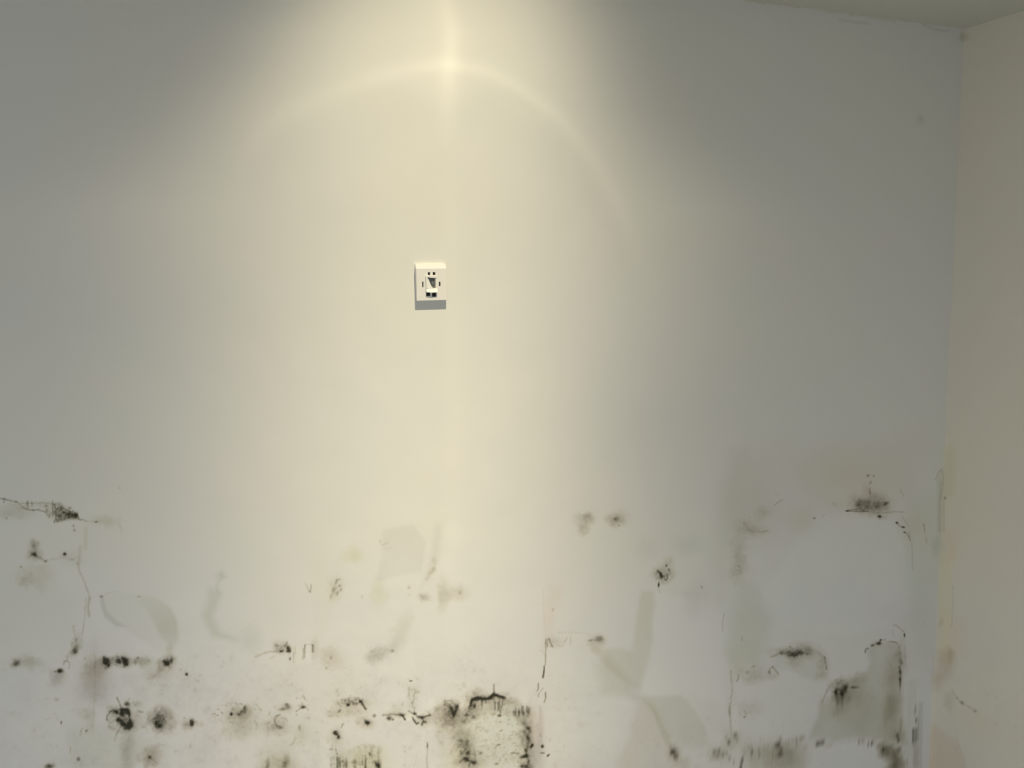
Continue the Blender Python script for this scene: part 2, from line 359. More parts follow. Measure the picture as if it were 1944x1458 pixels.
# ring patch right of centre
TB(940, 1400, 66, 66, (.92, .945, .895), 0, .25, 7); specks(938, 1400, 52, 50, 130, 2.2, .16, 51); TB(905, 1382, 30, 24, (1.03, 1.03, 1.02)); TB(960, 1380, 26, 22, (1.0, 1.03, 1.04))
TB(850, 1375, 26, 34, (.90, .87, .82)); TB(872, 1388, 14, 30, (.90, .92, .90)); TB(862, 1445, 22, 30, (.96, .95, .84))
TB(1018, 1435, 14, 26, (.78, .79, .82)); TB(1016, 1380, 14, 34, (1.0, .95, .95)); TB(1026, 1392, 6, 36, (.86, .82, .80), 0, .8, 3)
TB(775, 1335, 22, 46, (.99, 1.01, 1.0)); TB(800, 1335, 22, 20, (1.04, 1.06, 1.06))
TB(776, 1360, 9, 7, (1.13, 1.12, 1.1), 0, .4, 2); TB(740, 1353, 34, 7, (1.06, 1.05, 1.03), 0, .8, 4); TB(806, 1355, 14, 4, (1.1, 1.1, 1.08), 0, .5, 2)
TB(640, 1440, 12, 50, (.90, .93, .92)); TB(695, 1445, 40, 30, (.93, .93, .80)); TB(455, 1370, 30, 28, (.86, .88, .80)); TB(520, 1378, 30, 34, (.93, .94, .92))
TB(570, 1385, 34, 30, (.93, .96, .91)); TB(507, 1452, 16, 30, (.90, .91, .83)); TB(540, 1452, 18, 34, (.86, .85, .74))
TB(240, 1430, 16, 40, (.86, .88, .88)); TB(283, 1435, 20, 22, (.84, .82, .74)); TB(55, 1258, 22, 10, (.85, .87, .79)); TB(105, 1290, 12, 14, (.86, .86, .85))
TB(147, 1222, 9, 14, (.82, .81, .74)); TB(270, 1258, 18, 8, (.82, .84, .76)); TB(302, 1278, 22, 12, (.86, .84, .78)); TB(180, 1275, 16, 40, (.88, .85, .80))
T([(1745, 1330), (1752, 1330), (1750, 1540), (1734, 1540), (1735, 1420)], (.84, .85, .83), 2, 2)
T([(1720, 1290), (1740, 1290), (1734, 1540), (1718, 1540)], (.93, .94, .92), 3, 3)
TB(1098, 985, 10, 12, (.88, .89, .86)); TB(1117, 983, 10, 10, (.84, .86, .82)); TB(1106, 1004, 10, 10, (.88, .89, .85)); TB(1175, 985, 16, 14, (.88, .88, .86))

# ---- mould and cracks, left part
S([(-80, 930), (-30, 940), (0, 945), (10, 948), (30, 953), (38, 957), (42, 963), (57, 968), (75, 968), (86, 973)], .9, .6, .9, 2.5, .7)
S([(38, 955), (60, 955), (82, 954), (104, 957)], .6, .45, .8, 1.5); S([(104, 957), (106, 968), (106, 980), (103, 992)], 1, .7, .8, 1.5)
T([(60, 956), (104, 957), (125, 963), (150, 985), (104, 993), (92, 985), (82, 966)], (.82, .84, .74), 3, 4)
T([(104, 957), (114, 957), (122, 966), (136, 972), (148, 976), (150, 986), (130, 986), (118, 990), (103, 993), (107, 978)], (.50, .52, .42), 2, 5)
runs(80, 956, 106, 982, .5, .45); runs(45, 955, 62, 968, .55, .45)
specks(122, 974, 18, 13, 70, 1.5, .75, 1); specks(113, 985, 12, 6, 26, 1.4, .6, 2); specks(136, 978, 12, 6, 30, 1.6, .8, 3)
B(145, 979, 3.5, 5, .9); S([(147, 975), (150, 986), (153, 987)], .9, .85); S([(118, 972), (130, 976), (145, 977)], 1.3, .8); S([(131, 961), (131, 974)], .4, .4)
S([(155, 985), (164, 990)], .8, .5); B(183, 991, 3, 1.4, .9); S([(164, 990), (175, 989), (190, 991)], .5, .3)
B(139, 998, 2.5, 1.2, .6); B(141, 1007, 2.4, 1.6, .5); S([(139, 997), (142, 1008)], .5, .3); S([(8, 948), (8, 954)], .8, .6); B(30, 953, 4, 1, .7)
haze(20, 975, 34, 8, .16); haze(40, 962, 22, 6, .18); B(12, 984, 2, 2, .35)
S([(223, 922), (227, 927)], .4, .3, .6); B(227, 927, 1.6, 1, .35)
B(66, 1053, 4.5, 3.6, .95, .5); haze(67, 1052, 12, 9, .42); haze(65, 1035, 9, 8, .5); S([(66, 1038), (68, 1050)], 1.5, .25, 2); S([(68, 1054), (78, 1060), (86, 1067)], 1.6, .4, 2); B(87, 1065, 3.4, 2, .6, .6, -40)
B(123, 1052, 2.9, 3, 1, .3); B(39, 1076, 2.6, 2, .45, .7); haze(70, 1095, 26, 20, .13); haze(48, 1100, 12, 10, .14)
S([(147, 1068), (151, 1083), (158, 1100), (166, 1120), (170, 1136)], 1.1, .3, 1.6, 2, .3); S([(170, 1136), (167, 1150), (169, 1170)], 1.8, .3, 2); S([(163, 1135), (162, 1160), (160, 1180), (156, 1205)], .8, .3, 1.2)
S([(95, 1063), (115, 1058), (140, 1062)], 1.5, .12, 2); S([(130, 1063), (143, 1062), (150, 1055)], .5, .22, 1)
B(192, 1133, 3, 2.4, .5, .7); S([(192, 1133), (205, 1126), (225, 1122)], 1, .14, 1.5); B(263, 1133, 3, 2, .25)
S([(142, 1186), (140, 1200), (143, 1210), (138, 1222), (134, 1232), (130, 1245), (124, 1256)], .7, .28, 1, 5)
S([(146, 1212), (145, 1222), (143, 1240)], 1.2, .35, 1.5, 3); B(143, 1236, 4.5, 7, .75, .7, 20); specks(142, 1225, 7, 16, 22, 1.1, .4, 4)
S([(121, 1262), (122, 1256), (128, 1254), (132, 1260), (130, 1268)], 1, .4, 1, 2); specks(128, 1245, 12, 14, 16, .9, .3, 41)
B(31, 1260, 5, 4.6, .75, .8); haze(50, 1258, 24, 8, .12)
B(113, 1275, 5, 4, .95, .55); B(105, 1275, 3, 1.6, .7); haze(108, 1284, 12, 10, .2)
haze(178, 1268, 18, 16, .22); B(161, 1250, 2, 2, .3); S([(179, 1243), (182, 1256), (180, 1268)], 1.2, .25, 2)
# row of spots at 1256
for a in [(200, 1254, 5.5, 6), (197, 1250, 3, 3.4), (205, 1262, 2.6, 4.5), (221, 1255, 3.6, 5), (226, 1256, 3.4, 5), (237, 1256, 6.2, 6.2), (234, 1250, 3, 3), (240, 1261, 3.6, 3.6)]: B(a[0], a[1], a[2], a[3], .95, .5)
haze(201, 1256, 11, 9, .5); haze(230, 1256, 16, 10, .5); S([(223, 1246), (225, 1254)], .8, .6); S([(218, 1262), (222, 1266)], .9, .5); S([(237, 1262), (236, 1266)], 1.2, .7); B(200, 1268, 2.4, 3, .4, .7); B(213, 1251, 1.4, 3, .35, .7, 30)
haze(266, 1256, 14, 6, .32); B(262, 1249, 3, 2.4, .6, .7, -30); B(258, 1258, 2.4, 4, .3, .7); B(283, 1255, 2, 2, .25)
B(317, 1261, 6.5, 5, 1, .45); B(311, 1256, 3, 3.4, .8, .6, 45); B(326, 1254, 2.6, 6, .75, .6); S([(317, 1250), (320, 1256)], 1, .5); haze(317, 1258, 14, 11, .55); B(305, 1270, 5, 4, .4, .9, -40); S([(300, 1278), (288, 1288)], 3, .15, 4); haze(322, 1236, 5, 14, .14)
B(355, 1281, 2.9, 3, 1, .25); specks(352, 1275, 22, 24, 46, .7, .3, 5)
B(116, 1372, 1.3, 3.4, .95, .4); S([(116, 1378), (116, 1384)], .4, .4); B(107, 1328, 4, 3, .28, .9); S([(103, 1352), (110, 1367)], .4, .25); S([(88, 1366), (98, 1362)], .4, .3)
# big spot cluster
B(234, 1352, 7, 8, 1, .35); B(242, 1350, 6, 4.6, 1, .4, 25); B(246, 1356, 2.6, 5, .95, .5); B(221, 1352, 5, 3.4, .98, .5, 20); haze(219, 1348, 10, 8, .3)
B(240, 1372, 9, 8, .62, .6); B(227, 1368, 6, 5, .97, .45); B(233, 1374, 7, 5, .98, .4, 20); B(245, 1375, 5.5, 5.5, 1, .4); B(241, 1381, 6, 4.5, 1, .4); B(247, 1368, 3, 5, .8, .6); haze(237, 1368, 22, 18, .5)
B(243, 1337, 4.6, 3.6, .82, .7, 30); haze(262, 1337, 7, 5, .25); B(265, 1351, 3.6, 2.2, .42, .8, 15); B(270, 1352, 3, 1.5, .25)
S([(222, 1324), (226, 1334), (230, 1344)], .9, .7, .9, 1.5); S([(202, 1367), (204, 1358), (210, 1351), (215, 1348)], 1, .62, 1, 1.5); B(203, 1366, 1.5, 3, .6)
S([(228, 1380), (224, 1387), (221, 1394)], 1, .6, 1.4, 1.5); S([(221, 1394), (218, 1405)], 1.2, .2, 2); specks(212, 1340, 16, 12, 20, .9, .3, 6); S([(246, 1326), (244, 1331)], .4, .4)
haze(304, 1368, 20, 19, .62, 0, .4); B(304, 1368, 12, 12, .5, .6); B(296, 1373, 3.6, 4.4, .9, .6); B(303, 1377, 4, 3, .7, .7); B(302, 1354, 3, 5, .4, .8); specks(306, 1366, 13, 12, 60, 1, .5, 7); haze(293, 1357, 8, 8, .2); haze(318, 1355, 8, 8, .16)
B(364, 1372, 4, 6, 1, .4); S([(366, 1370), (374, 1370)], 1, .4, 1.4); haze(354, 1376, 9, 8, .35); haze(378, 1376, 8, 5, .2); B(349, 1363, 2, 2, .2)
B(164, 1387, 2.2, 2.6, .6, .6); S([(152, 1395), (154, 1386), (158, 1380)], .9, .35, 1.2); haze(160, 1355, 16, 8, .16); haze(172, 1370, 8, 20, .12)
B(284, 1437, 3.4, 2.6, .85, .6, 30); haze(284, 1436, 17, 15, .32); S([(284, 1438), (292, 1444), (300, 1450)], .8, .35, 1.2); S([(282, 1440), (276, 1462)], 3, .25, 4)
B(150, 1440, 3.4, 3, .62, .7, 30); B(95, 1456, 8, 4.5, .7, .7, -30); S([(134, 1418), (133, 1430)], .7, .4, 1); haze(240, 1432, 10, 30, .16); haze(246, 1408, 16, 14, .1)
specks(170, 1420, 70, 40, 40, .8, .2, 8); specks(300, 1310, 110, 50, 60, .7, .18, 9)
S([(180, 1255), (181, 1300), (176, 1380)], .8, .16, 1.5)
# ---- centre left
B(548, 1232, 3.6, 7, .95, .5, -8); B(541, 1226, 3, 2.6, .6, .7); B(544, 1221, 1.6, 4, .6, .6, 20); B(533, 1236, 4.6, 2.2, .85, .6, -10); B(547, 1237, 5, 2, .9, .5); haze(532, 1229, 12, 9, .42); B(524, 1226, 5, 2.4, .3)
B(551, 1251, 1.2, 3.6, .95, .4); S([(549, 1252), (552, 1253)], .5, .6); S([(557, 1226), (557, 1258)], .45, .38, .6, .3); S([(561, 1228), (560, 1241)], .7, .35, .6, .3); S([(558, 1241), (561, 1241)], .4, .3)
S([(576, 1231), (575, 1252)], .65, .8, .6, .3); S([(579, 1225), (578, 1249)], .9, .62, .8, .3); S([(594, 1225), (594, 1238)], 1.5, .62, 1.2, .6); haze(598, 1230, 6, 14, .16); S([(578, 1224), (592, 1224)], .5, .3, .8, .3)
T([(553, 1224), (577, 1224), (577, 1262), (553, 1262)], (1.03, 1.03, 1.0), 2, 1); T([(581, 1225), (592, 1225), (591, 1260), (581, 1260)], (1.05, 1.05, 1.06), 2, 1)
S([(485, 1247), (498, 1242), (508, 1238), (520, 1237)], 1.4, .25, 2); S([(520, 1237), (530, 1234)], 1, .2, 1.4); S([(512, 1250), (520, 1246)], 1.5, .15, 2)
B(628, 1250, 2, 3.4, .4, .8, 20); B(620, 1268, 2.4, 3, .28, .9); haze(626, 1240, 12, 14, .12); specks(640, 1258, 26, 26, 26, .9, .2, 10)
B(745, 1237, 3, 3, .42, .8); haze(715, 1242, 16, 10, .2); S([(700, 1238), (722, 1232), (745, 1236)], 2, .08, 3); specks(716, 1234, 26, 12, 30, 1, .2, 11)
B(440, 1357, 3.1, 2.9, 1, .3); B(461, 1350, 8, 4.2, .6, .7, -35); B(464, 1344, 2.2, 3.6, .62, .6); B(453, 1356, 2.6, 2, .6, .7); haze(462, 1354, 12, 10, .4); haze(452, 1374, 22, 20, .17)
for x, y in [(408, 1355), (415, 1347), (420, 1352), (429, 1340), (438, 1337), (447, 1336), (457, 1336), (459, 1337), (413, 1358), (422, 1354), (437, 1372), (434, 1364)]: B(x, y, 1.6, 1, .6, .6, 20*(x % 7))
specks(440, 1360, 34, 26, 50, .8, .25, 12, (150, 340)); S([(415, 1365), (424, 1372)], 1, .2, 2); S([(485, 1336), (489, 1340), (498, 1350)], .5, .35, .8); S([(472, 1339), (486, 1348)], .5, .3, .8); specks(450, 1385, 30, 18, 30, .9, .22, 13); specks(490, 1365, 20, 28, 40, .8, .2, 14)
B(545, 1342, 5, 4.6, .56, .7, -30); B(535, 1346, 7, 3, .5, .7, -8); B(545, 1337, 2, 3, .5); haze(541, 1344, 13, 8, .2); B(521, 1342, 1.6, 1.4, .5); S([(512, 1352), (511, 1358)], 1, .35, 1); S([(530, 1358), (524, 1360), (521, 1366), (524, 1374), (530, 1380), (535, 1382)], 2, .42, 2, 3); B(533, 1381, 5, 4, .5, .8); haze(522, 1380, 18, 14, .25); S([(537, 1364), (543, 1365), (546, 1369)], 1, .3, 1.3); specks(520, 1385, 26, 20, 50, 1, .25, 15)
B(574, 1342, 4.6, 3, .78, .6); S([(562, 1351), (568, 1346), (573, 1342)], 1, .62, .8, 2); S([(575, 1341), (581, 1344), (585, 1349)], 1, .55, .8, 2); S([(574, 1340), (574, 1334)], .8, .4, 1); S([(576, 1320), (579, 1327)], 1.2, .3, 1.2); B(563, 1326, 1.1, 1.8, .5); specks(574, 1332, 14, 12, 26, .9, .35, 16); B(563, 1357, 1.3, 2, .4, .6, -40)
B(569, 1382, 2.8, 5, .36, .8); S([(560, 1400), (556, 1412), (552, 1414)], 1.6, .25, 2); haze(570, 1395, 12, 14, .12); specks(540, 1400, 70, 40, 70, .8, .2, 17)
B(508, 1452, 3, 12, .5, .8); B(543, 1450, 5, 12, .55, .9, 15); haze(530, 1455, 30, 14, .2)
# ---- centre
B(661, 1338, 3, 3, 1, .3); S([(683, 1330), (688, 1337), (694, 1346)], 1.9, .85, 1.3, 2, .2); B(684, 1332, 3.6, 2.6, .85, .6); S([(648, 1327), (656, 1328), (664, 1331), (672, 1337), (680, 1336)], 1.4, .4, 2, 3); B(675, 1328, 1.4, 1.8, .7); B(665, 1320, 1.2, 1.4, .4); specks(668, 1331, 22, 8, 70, 1.3, .5, 18); haze(670, 1334, 26, 7, .3)
B(643, 1351, 5, 1.8, .62, .6, -40); S([(642, 1335), (647, 1342)], 1.4, .35, 1.5); haze(664, 1350, 26, 12, .22); haze(635, 1356, 10, 6, .18); S([(652, 1374), (648, 1381)], 1.4, .4, 1.2)
B(696, 1371, 5, 4.4, .93, .6); haze(694, 1373, 12, 8, .35); B(710, 1359, 3.2, 3, .62, .6); B(679, 1374, 3, 3, .22)
B(638, 1392, 4, 4, .95, .5, 30); B(642, 1399, 3, 4.6, .82, .6); S([(640, 1402), (650, 1402)], .9, .3, 1.3); haze(636, 1400, 12, 14, .18)
specks(690, 1350, 80, 40, 110, .7, .16, 19)
B(739, 1365, 4, 3.4, .72, .6); B(746, 1367, 2.6, 2.2, .6); S([(728, 1358), (745, 1357), (757, 1357), (765, 1357)], 1.6, .45, 1.6, 2.5); B(763, 1357, 5, 2.8, .9, .5); S([(764, 1359), (769, 1366)], 1.9, .78, 1, 1.5); haze(755, 1357, 18, 5, .25); haze(754, 1347, 12, 8, .1)
S([(776, 1350), (782, 1354)], 1.4, .5, 1.2); B(787, 1355, 3, 2.8, .85, .6); S([(786, 1355), (793, 1361), (803, 1363), (812, 1360), (818, 1358)], 1.7, .72, 1.1, 2.5, .3); S([(783, 1362), (788, 1370), (792, 1376)], 1.6, .8, .9, 2, .2); B(794, 1373, 2, 2, .8); S([(802, 1363), (804, 1370), (801, 1376)], 1.7, .78, .9, 2.5, .2); B(807, 1372, 2.6, 2.4, .7); haze(803, 1369, 10, 8, .3); B(795, 1382, .8, 1, .5)
T([(772, 1300), (795, 1303), (793, 1345), (776, 1350)], (.90, .89, .87), 5, 5); S([(789, 1309), (786, 1325), (783, 1340)], 1, .34, 1.2, 3); S([(777, 1306), (776, 1322)], 1.4, .25, 1.6); B(794, 1313, 4, 3, .28, .9); S([(787, 1343), (786, 1352)], 1, .3, 1.2)
B(781, 1293, 3, 1.6, .75, .4, 0, 2.5); S([(774, 1289), (779, 1293)], .4, .3); S([(784, 1278), (791, 1288)], .3, .2); S([(821, 1305), (818, 1313)], .35, .25); B(685, 1306, 2, .7, .3)
S([(811, 1410), (811, 1420)], 1.2, .5, 1); S([(812, 1420), (810, 1440), (811, 1465)], 1.3, .26, 1.5, 1); B(811, 1416, 1.8, 3, .5); S([(792, 1432), (786, 1455)], .8, .12, 1.5)
# striated bottom mould
T([(628, 1425), (722, 1425), (728, 1560), (624, 1560)], (.91, .92, .85), 6, 8)
runs(626, 1412, 650, 1600, .7, .42); runs(650, 1428, 690, 1600, .6, .46); runs(682, 1415, 724, 1600, .75, .40); B(673, 1447, 5, 6, .62, .8); B(717, 1453, 4, 6, .85, .6); B(703, 1433, 3, 4, .6); B(656, 1452, 5, 7, .4, .9); specks(640, 1450, 14, 26, 50, 1.1, .5, 20); specks(705, 1445, 18, 22, 50, 1, .5, 21); B(628, 1423, 2, 2, .5)
# V mark left of the ring
S([(846, 1340), (845, 1333), (850, 1330), (857, 1331)], 1, .4, 1.2, 3); S([(856, 1344), (859, 1352), (861, 1360)], 3, .93, 1.6, 2, .2); S([(869, 1341), (866, 1349), (864, 1355)], 1.9, .75, 1.3, 2); S([(852, 1343), (853, 1352)], 1.2, .6, 1.2); haze(860, 1355, 13, 18, .55); haze(858, 1372, 16, 14, .22); haze(845, 1350, 14, 12, .2); specks(856, 1335, 18, 10, 26, 1.2, .35, 22); runs(846, 1342, 874, 1368, .5, .45); haze(848, 1362, 30, 18, .2)
B(867, 1321, .9, 1, .4); B(884, 1323, .9, 1, .4)
# ring: arc
S([(893, 1340), (896, 1331), (901, 1326), (910, 1325), (918, 1328), (928, 1326), (936, 1320), (944, 1321), (952, 1324), (957, 1325)], 2.8, .95, 2.0, 2.5, .2)
B(905, 1327, 9, 3.6, .85, .6); B(929, 1326, 7, 3, .85, .6, -15); S([(938, 1300), (938, 1312), (936, 1320)], 1.1, .6, 1.1, 1.2, .2); B(939, 1318, 2.6, 5, .6); B(952, 1323, 6, 2.4, .75, .6, 10); haze(905, 1318, 14, 8, .35); haze(903, 1308, 10, 6, .12)
B(901, 1340, 3.2, 3.8, 1, .35); B(894, 1343, 4, 6, .55, .8, 30); haze(898, 1342, 12, 14, .42); runs(902, 1326, 960, 1354, .6, .42); runs(972, 1346, 1008, 1362, .5, .42); haze(925, 1327, 34, 7, .4); haze(930, 1342, 30, 14, .22)
S([(955, 1326), (954, 1338), (951, 1350), (949, 1358)], 1, .6, 1.2, 1.5, .3); B(948, 1359, 4.4, 2, .7, .6); haze(970, 1333, 16, 8, .28, 15); S([(952, 1316), (966, 1317)], 2.5, .12, 3); S([(958, 1338), (965, 1334)], .8, .25, 1)
S([(960, 1325), (980, 1335), (997, 1346), (1006, 1358)], .8, .16, 1.4)
haze(990, 1352, 18, 9, .28); B(977, 1353, 3, 4.5, .62, .7); B(986, 1354, 2, 6, .55, .7); B(993, 1355, 2.4, 6, .65, .7); B(1003, 1354, 2, 6, .6, .7); haze(990, 1366, 10, 10, .3)
B(1003, 1383, 4, 3, .85, .6); B(996, 1376, 3.4, 4, .5, .8, 40); B(1008, 1388, 2.4, 4, .45, .8); haze(1001, 1384, 11, 16, .3); B(1003, 1402, 3, 6, .8, .6, -15); haze(1002, 1404, 9, 14, .42); B(1010, 1416, 3, 5, 1, .35, 28); S([(1001, 1417), (1007, 1419)], 1.8, .6, 1.6)
B(998, 1424, 3, 5, .72, .7); B(996, 1436, 7.5, 2.8, .95, .5, -6); B(1000, 1434, 3, 4, .85, .6); S([(1002, 1412), (1000, 1424)], 1.6, .45, 2); B(1003, 1445, 2.6, 5, .7, .7); B(999, 1456, 9, 5, .75, .8); haze(996, 1440, 18, 18, .22); B(974, 1430, 5, 1.6, .6, .7); B(983, 1431, 3, 1.6, .35)
B(1030, 1418, 2.6, 2.8, 1, .35); B(1030, 1430, 4.4, 1, .9, .4, 6); B(1041, 1434, 1.6, 3.2, .9, .5, 35); B(1043, 1432, 2, 1, .8); S([(1045, 1403), (1044, 1407)], .6, .4); S([(1025, 1392), (1029, 1400)], .8, .3)
for x, y, a, c, s_ in [(951, 1388, 3, 1.2, .6), (947, 1415, 3.6, 1.4, .7), (942, 1418, 2, 1, .4), (972, 1396, 4, .8, .4), (913, 1430, 3, 2.4, .5), (943, 1450, 4, 2.4, .6), (949, 1371, 3, 2, .38), (966, 1366, 3, 2, .3), (981, 1375, 2, 1.4, .4), (936, 1356, 4, 3, .25), (975, 1412, 4, 1, .25), (990, 1399, 3, 1, .3)]: B(x, y, a, c, s_, .7, -10)
specks(945, 1390, 55, 55, 170, .9, .28, 23); specks(960, 1345, 36, 20, 50, 1, .3, 24); specks(975, 1438, 34, 22, 60, 1, .35, 25)
# ring: left side
B(888, 1358, 4.5, 2.6, .62, .7); B(899, 1360, 4, 3, .5, .8); haze(892, 1358, 14, 9, .3); S([(888, 1352), (886, 1362), (883, 1370), (878, 1372)], 1.3, .35, 1.8, 3); B(880, 1372, 5, 3, .5, .8, 20); haze(885, 1366, 9, 8, .3)
B(876, 1406, 3.4, 3, .55, .7); B(887, 1409, 4, 5, .62, .8, 20); S([(873, 1424), (877, 1432), (884, 1422)], 1.6, .42, 1.6, 3); B(888, 1429, 3.6, 4, .75, .7, 20); haze(884, 1418, 15, 20, .38); S([(890, 1415), (892, 1424), (890, 1440)], 1.2, .3, 2)
S([(874, 1447), (880, 1442), (888, 1440), (892, 1450), (890, 1456)], 1.6, .5, 1.6, 3); B(886, 1443, 4.4, 4, .85, .6); B(900, 1447, 5, 3.2, .82, .6); S([(886, 1444), (900, 1447)], 1.4, .5, 1.6); S([(901, 1425), (902, 1445)], 1.8, .25, 2.2); haze(892, 1446, 24, 15, .4); haze(884, 1418, 18, 26, .25); haze(1004, 1400, 12, 44, .3); haze(872, 1395, 12, 24, .16)
# ---- vertical crack right of the ring
S([(1036, 1215), (1036, 1235), (1035, 1262)], .9, .6, .8, 1.2, .3); S([(1033, 1265), (1033, 1275), (1031, 1286)], 1.4, .78, .8, 1, .2); S([(1031, 1120), (1032, 1160), (1036, 1212)], .5, .15, 1)
S([(1036, 1216), (1039, 1214), (1042, 1214)], .6, .4, .8); S([(1043, 1213), (1046, 1222), (1049, 1228)], 1.2, .5, .9, 2); S([(1038, 1216), (1040, 1228)], 1.3, .4, .9); S([(1046, 1228), (1050, 1228)], 1, .45, .8); S([(1058, 1226), (1066, 1228), (1070, 1226)], .4, .3, .8); S([(1076, 1211), (1071, 1220)], .7, .45, .9); S([(1083, 1210), (1083, 1223)], .6, .4, .8); haze(1050, 1220, 14, 10, .15); S([(1024, 1236), (1030, 1234), (1033, 1242)], .5, .25, 1)
S([(1022, 1297), (1022, 1306), (1020, 1312)], 1, .62, .8, 1, .2); S([(1036, 1314), (1036, 1324), (1034, 1333)], 1.1, .66, .9, 1, .2); S([(1032, 1306), (1024, 1315), (1022, 1324)], .6, .42, .9, 1); S([(1040, 1283), (1046, 1281)], .4, .25); S([(1026, 1342), (1026, 1365)], 1, .2, 1.6)
# ---- right of centre
B(1122, 1215, 5, 1.6, .5, .7, -8); B(1137, 1213, 7, 4, .52, .8); haze(1134, 1217, 13, 8, .3); haze(1130, 1234, 8, 8, .12); S([(1060, 1200), (1110, 1202), (1125, 1208)], .8, .12, 1.5)
B(1170, 986, 4, 3.6, .52, .8, -20); haze(1170, 988, 13, 9, .3); B(1175, 998, 3, 1, .45, .6); haze(1115, 985, 12, 9, .26); haze(1107, 1003, 9, 9, .2); B(1118, 980, 5, 3, .15)
B(1255, 1091, 3, 5, .98, .5, -25); S([(1249, 1083), (1254, 1088), (1258, 1096)], 1, .85, .9, 1); haze(1258, 1091, 15, 12, .42); S([(1262, 1101), (1265, 1102), (1267, 1097), (1267, 1090)], 1, .78, .7, 1, .2); S([(1261, 1092), (1261, 1099), (1264, 1102)], .8, .6, .8, 1); B(1270, 1082, 1.4, 2.6, .82, .5, -20); B(1266, 1074, 1.3, 2.4, .88, .5, 15); S([(1270, 1084), (1273, 1087), (1271, 1092)], .6, .5); S([(1247, 1085), (1245, 1096)], .6, .4, .9); haze(1272, 1070, 8, 10, .18); S([(1246, 1098), (1252, 1097)], .5, .3)
B(1250, 1110, 1.8, 5.4, .9, .4, 5); S([(1251, 1117), (1253, 1126)], .5, .3); S([(1331, 1112), (1333, 1113), (1333, 1117)], .7, .55, .5); specks(1258, 1090, 20, 18, 20, .7, .4, 26)
B(1280, 1432, 6.4, 8.4, .82, .75, -25); haze(1280, 1430, 12, 14, .25); haze(1302, 1446, 8, 8, .16)
S([(1375, 1165), (1372, 1180), (1372, 1200)], .7, .34, 1, 1.5); S([(1388, 1275), (1390, 1310), (1386, 1350), (1389, 1395)], 1.1, .32, 1.6, 3, .5); S([(1402, 1281), (1402, 1288), (1400, 1294)], .7, .6, .6); S([(1409, 1208), (1408, 1216)], .6, .5, .5); B(1386, 1350, 3, 8, .22); specks(1389, 1320, 8, 50, 40, 1, .2, 27)
haze(1428, 1280, 18, 13, .2); B(1430, 1265, 4, 1.4, .4); B(1418, 1275, 4, 3, .25); S([(1413, 1349), (1416, 1355), (1415, 1362)], .7, .45, .7, 2); B(1413, 1361, 1.8, 2, .35); haze(1424, 1345, 18, 10, .1); B(1434, 1337, 1, .8, .3); specks(1425, 1350, 18, 18, 20, .8, .25, 28)
B(1381, 1405, 3.4, 4.6, .68, .6, -20); B(1397, 1397, 4, 6, .5, .7, -25); B(1399, 1409, 4, 5, .58, .7, 20); B(1382, 1416, 4, 2, .62, .6); haze(1390, 1404, 16, 14, .26); S([(1381, 1405), (1386, 1412), (1380, 1417)], 1.2, .35, 1.3, 2)
S([(1364, 1426), (1374, 1434), (1385, 1440), (1393, 1446)], 2, .4, 2.4, 2.5); B(1364, 1431, 5, 4, .5, .8); B(1355, 1428, 4, 8, .36, .8); haze(1362, 1432, 17, 12, .28); S([(1380, 1424), (1380, 1434)], 1.2, .3, 1.8)
S([(1410, 1436), (1407, 1450), (1406, 1500)], 2.4, .68, 1.8, 2.5, .2); S([(1408, 1418), (1440, 1419), (1470, 1418)], 1, .24, 2, 2)
for x, y, a, c, s_ in [(1428, 1430, 2, 5, .6), (1441, 1430, 2.4, 6, .5), (1449, 1416, 4, 3, .35), (1477, 1418, 6, 4, .72), (1480, 1414, 3, 3, .5), (1479, 1430, 6, 4, .8), (1484, 1425, 3, 3, .6), (1481, 1404, 3, 3, .3), (1504, 1403, 5, 3, .42), (1513, 1402, 2.6, 3.4, .4), (1530, 1415, 3.4, 4, .52), (1524, 1403, 5, 5, .28), (1415, 1428, 3, 4, .3), (1496, 1408, 5, 5, .2), (1500, 1428, 12, 10, .16), (1427, 1440, 1.4, 1.4, .4)]: B(x, y, a, c, s_, .7)
specks(1475, 1418, 60, 20, 110, 1.2, .35, 29); haze(1470, 1430, 60, 22, .16)
B(1485, 1240, 6, 3, .62, .7); B(1498, 1240, 5, 4, .4, .7); B(1508, 1242, 8, 4.4, .74, .6); B(1520, 1239, 6, 3.6, .7, .6, -8); B(1536, 1234, 5, 5, .42, .8); haze(1508, 1238, 36, 9, .34); specks(1508, 1239, 34, 7, 70, 1.3, .45, 30); haze(1508, 1256, 12, 12, .18); B(1500, 1228, 1.8, 1.2, .7); S([(1464, 1248), (1475, 1243), (1482, 1240)], 1.2, .35, 1.6); haze(1525, 1230, 20, 9, .14)
S([(1566, 1248), (1567, 1260), (1569, 1270)], 1.3, .48, 1.4, 1.5); haze(1562, 1262, 10, 18, .2); haze(1560, 1284, 10, 10, .12); S([(1541, 1233), (1556, 1241), (1566, 1249)], 1, .14, 1.8)
S([(1460, 1276), (1462, 1269), (1466, 1265), (1472, 1272), (1478, 1281)], 1.1, .42, 1.1, 1.5); B(1460, 1276, 2.6, 3.4, .5, .7); haze(1465, 1284, 10, 6, .14)
B(1587, 1314, 2.6, 7, .88, .6); B(1599, 1316, 4.2, 6, .97, .6); B(1606, 1305, 4, 7, .78, .7, 15); B(1597, 1308, 5, 5, .45, .8); haze(1598, 1310, 18, 16, .55); haze(1594, 1332, 14, 20, .36); B(1590, 1326, 1.6, 10, .25); B(1599, 1330, 2.4, 12, .32, .9); haze(1600, 1296, 9, 7, .28)
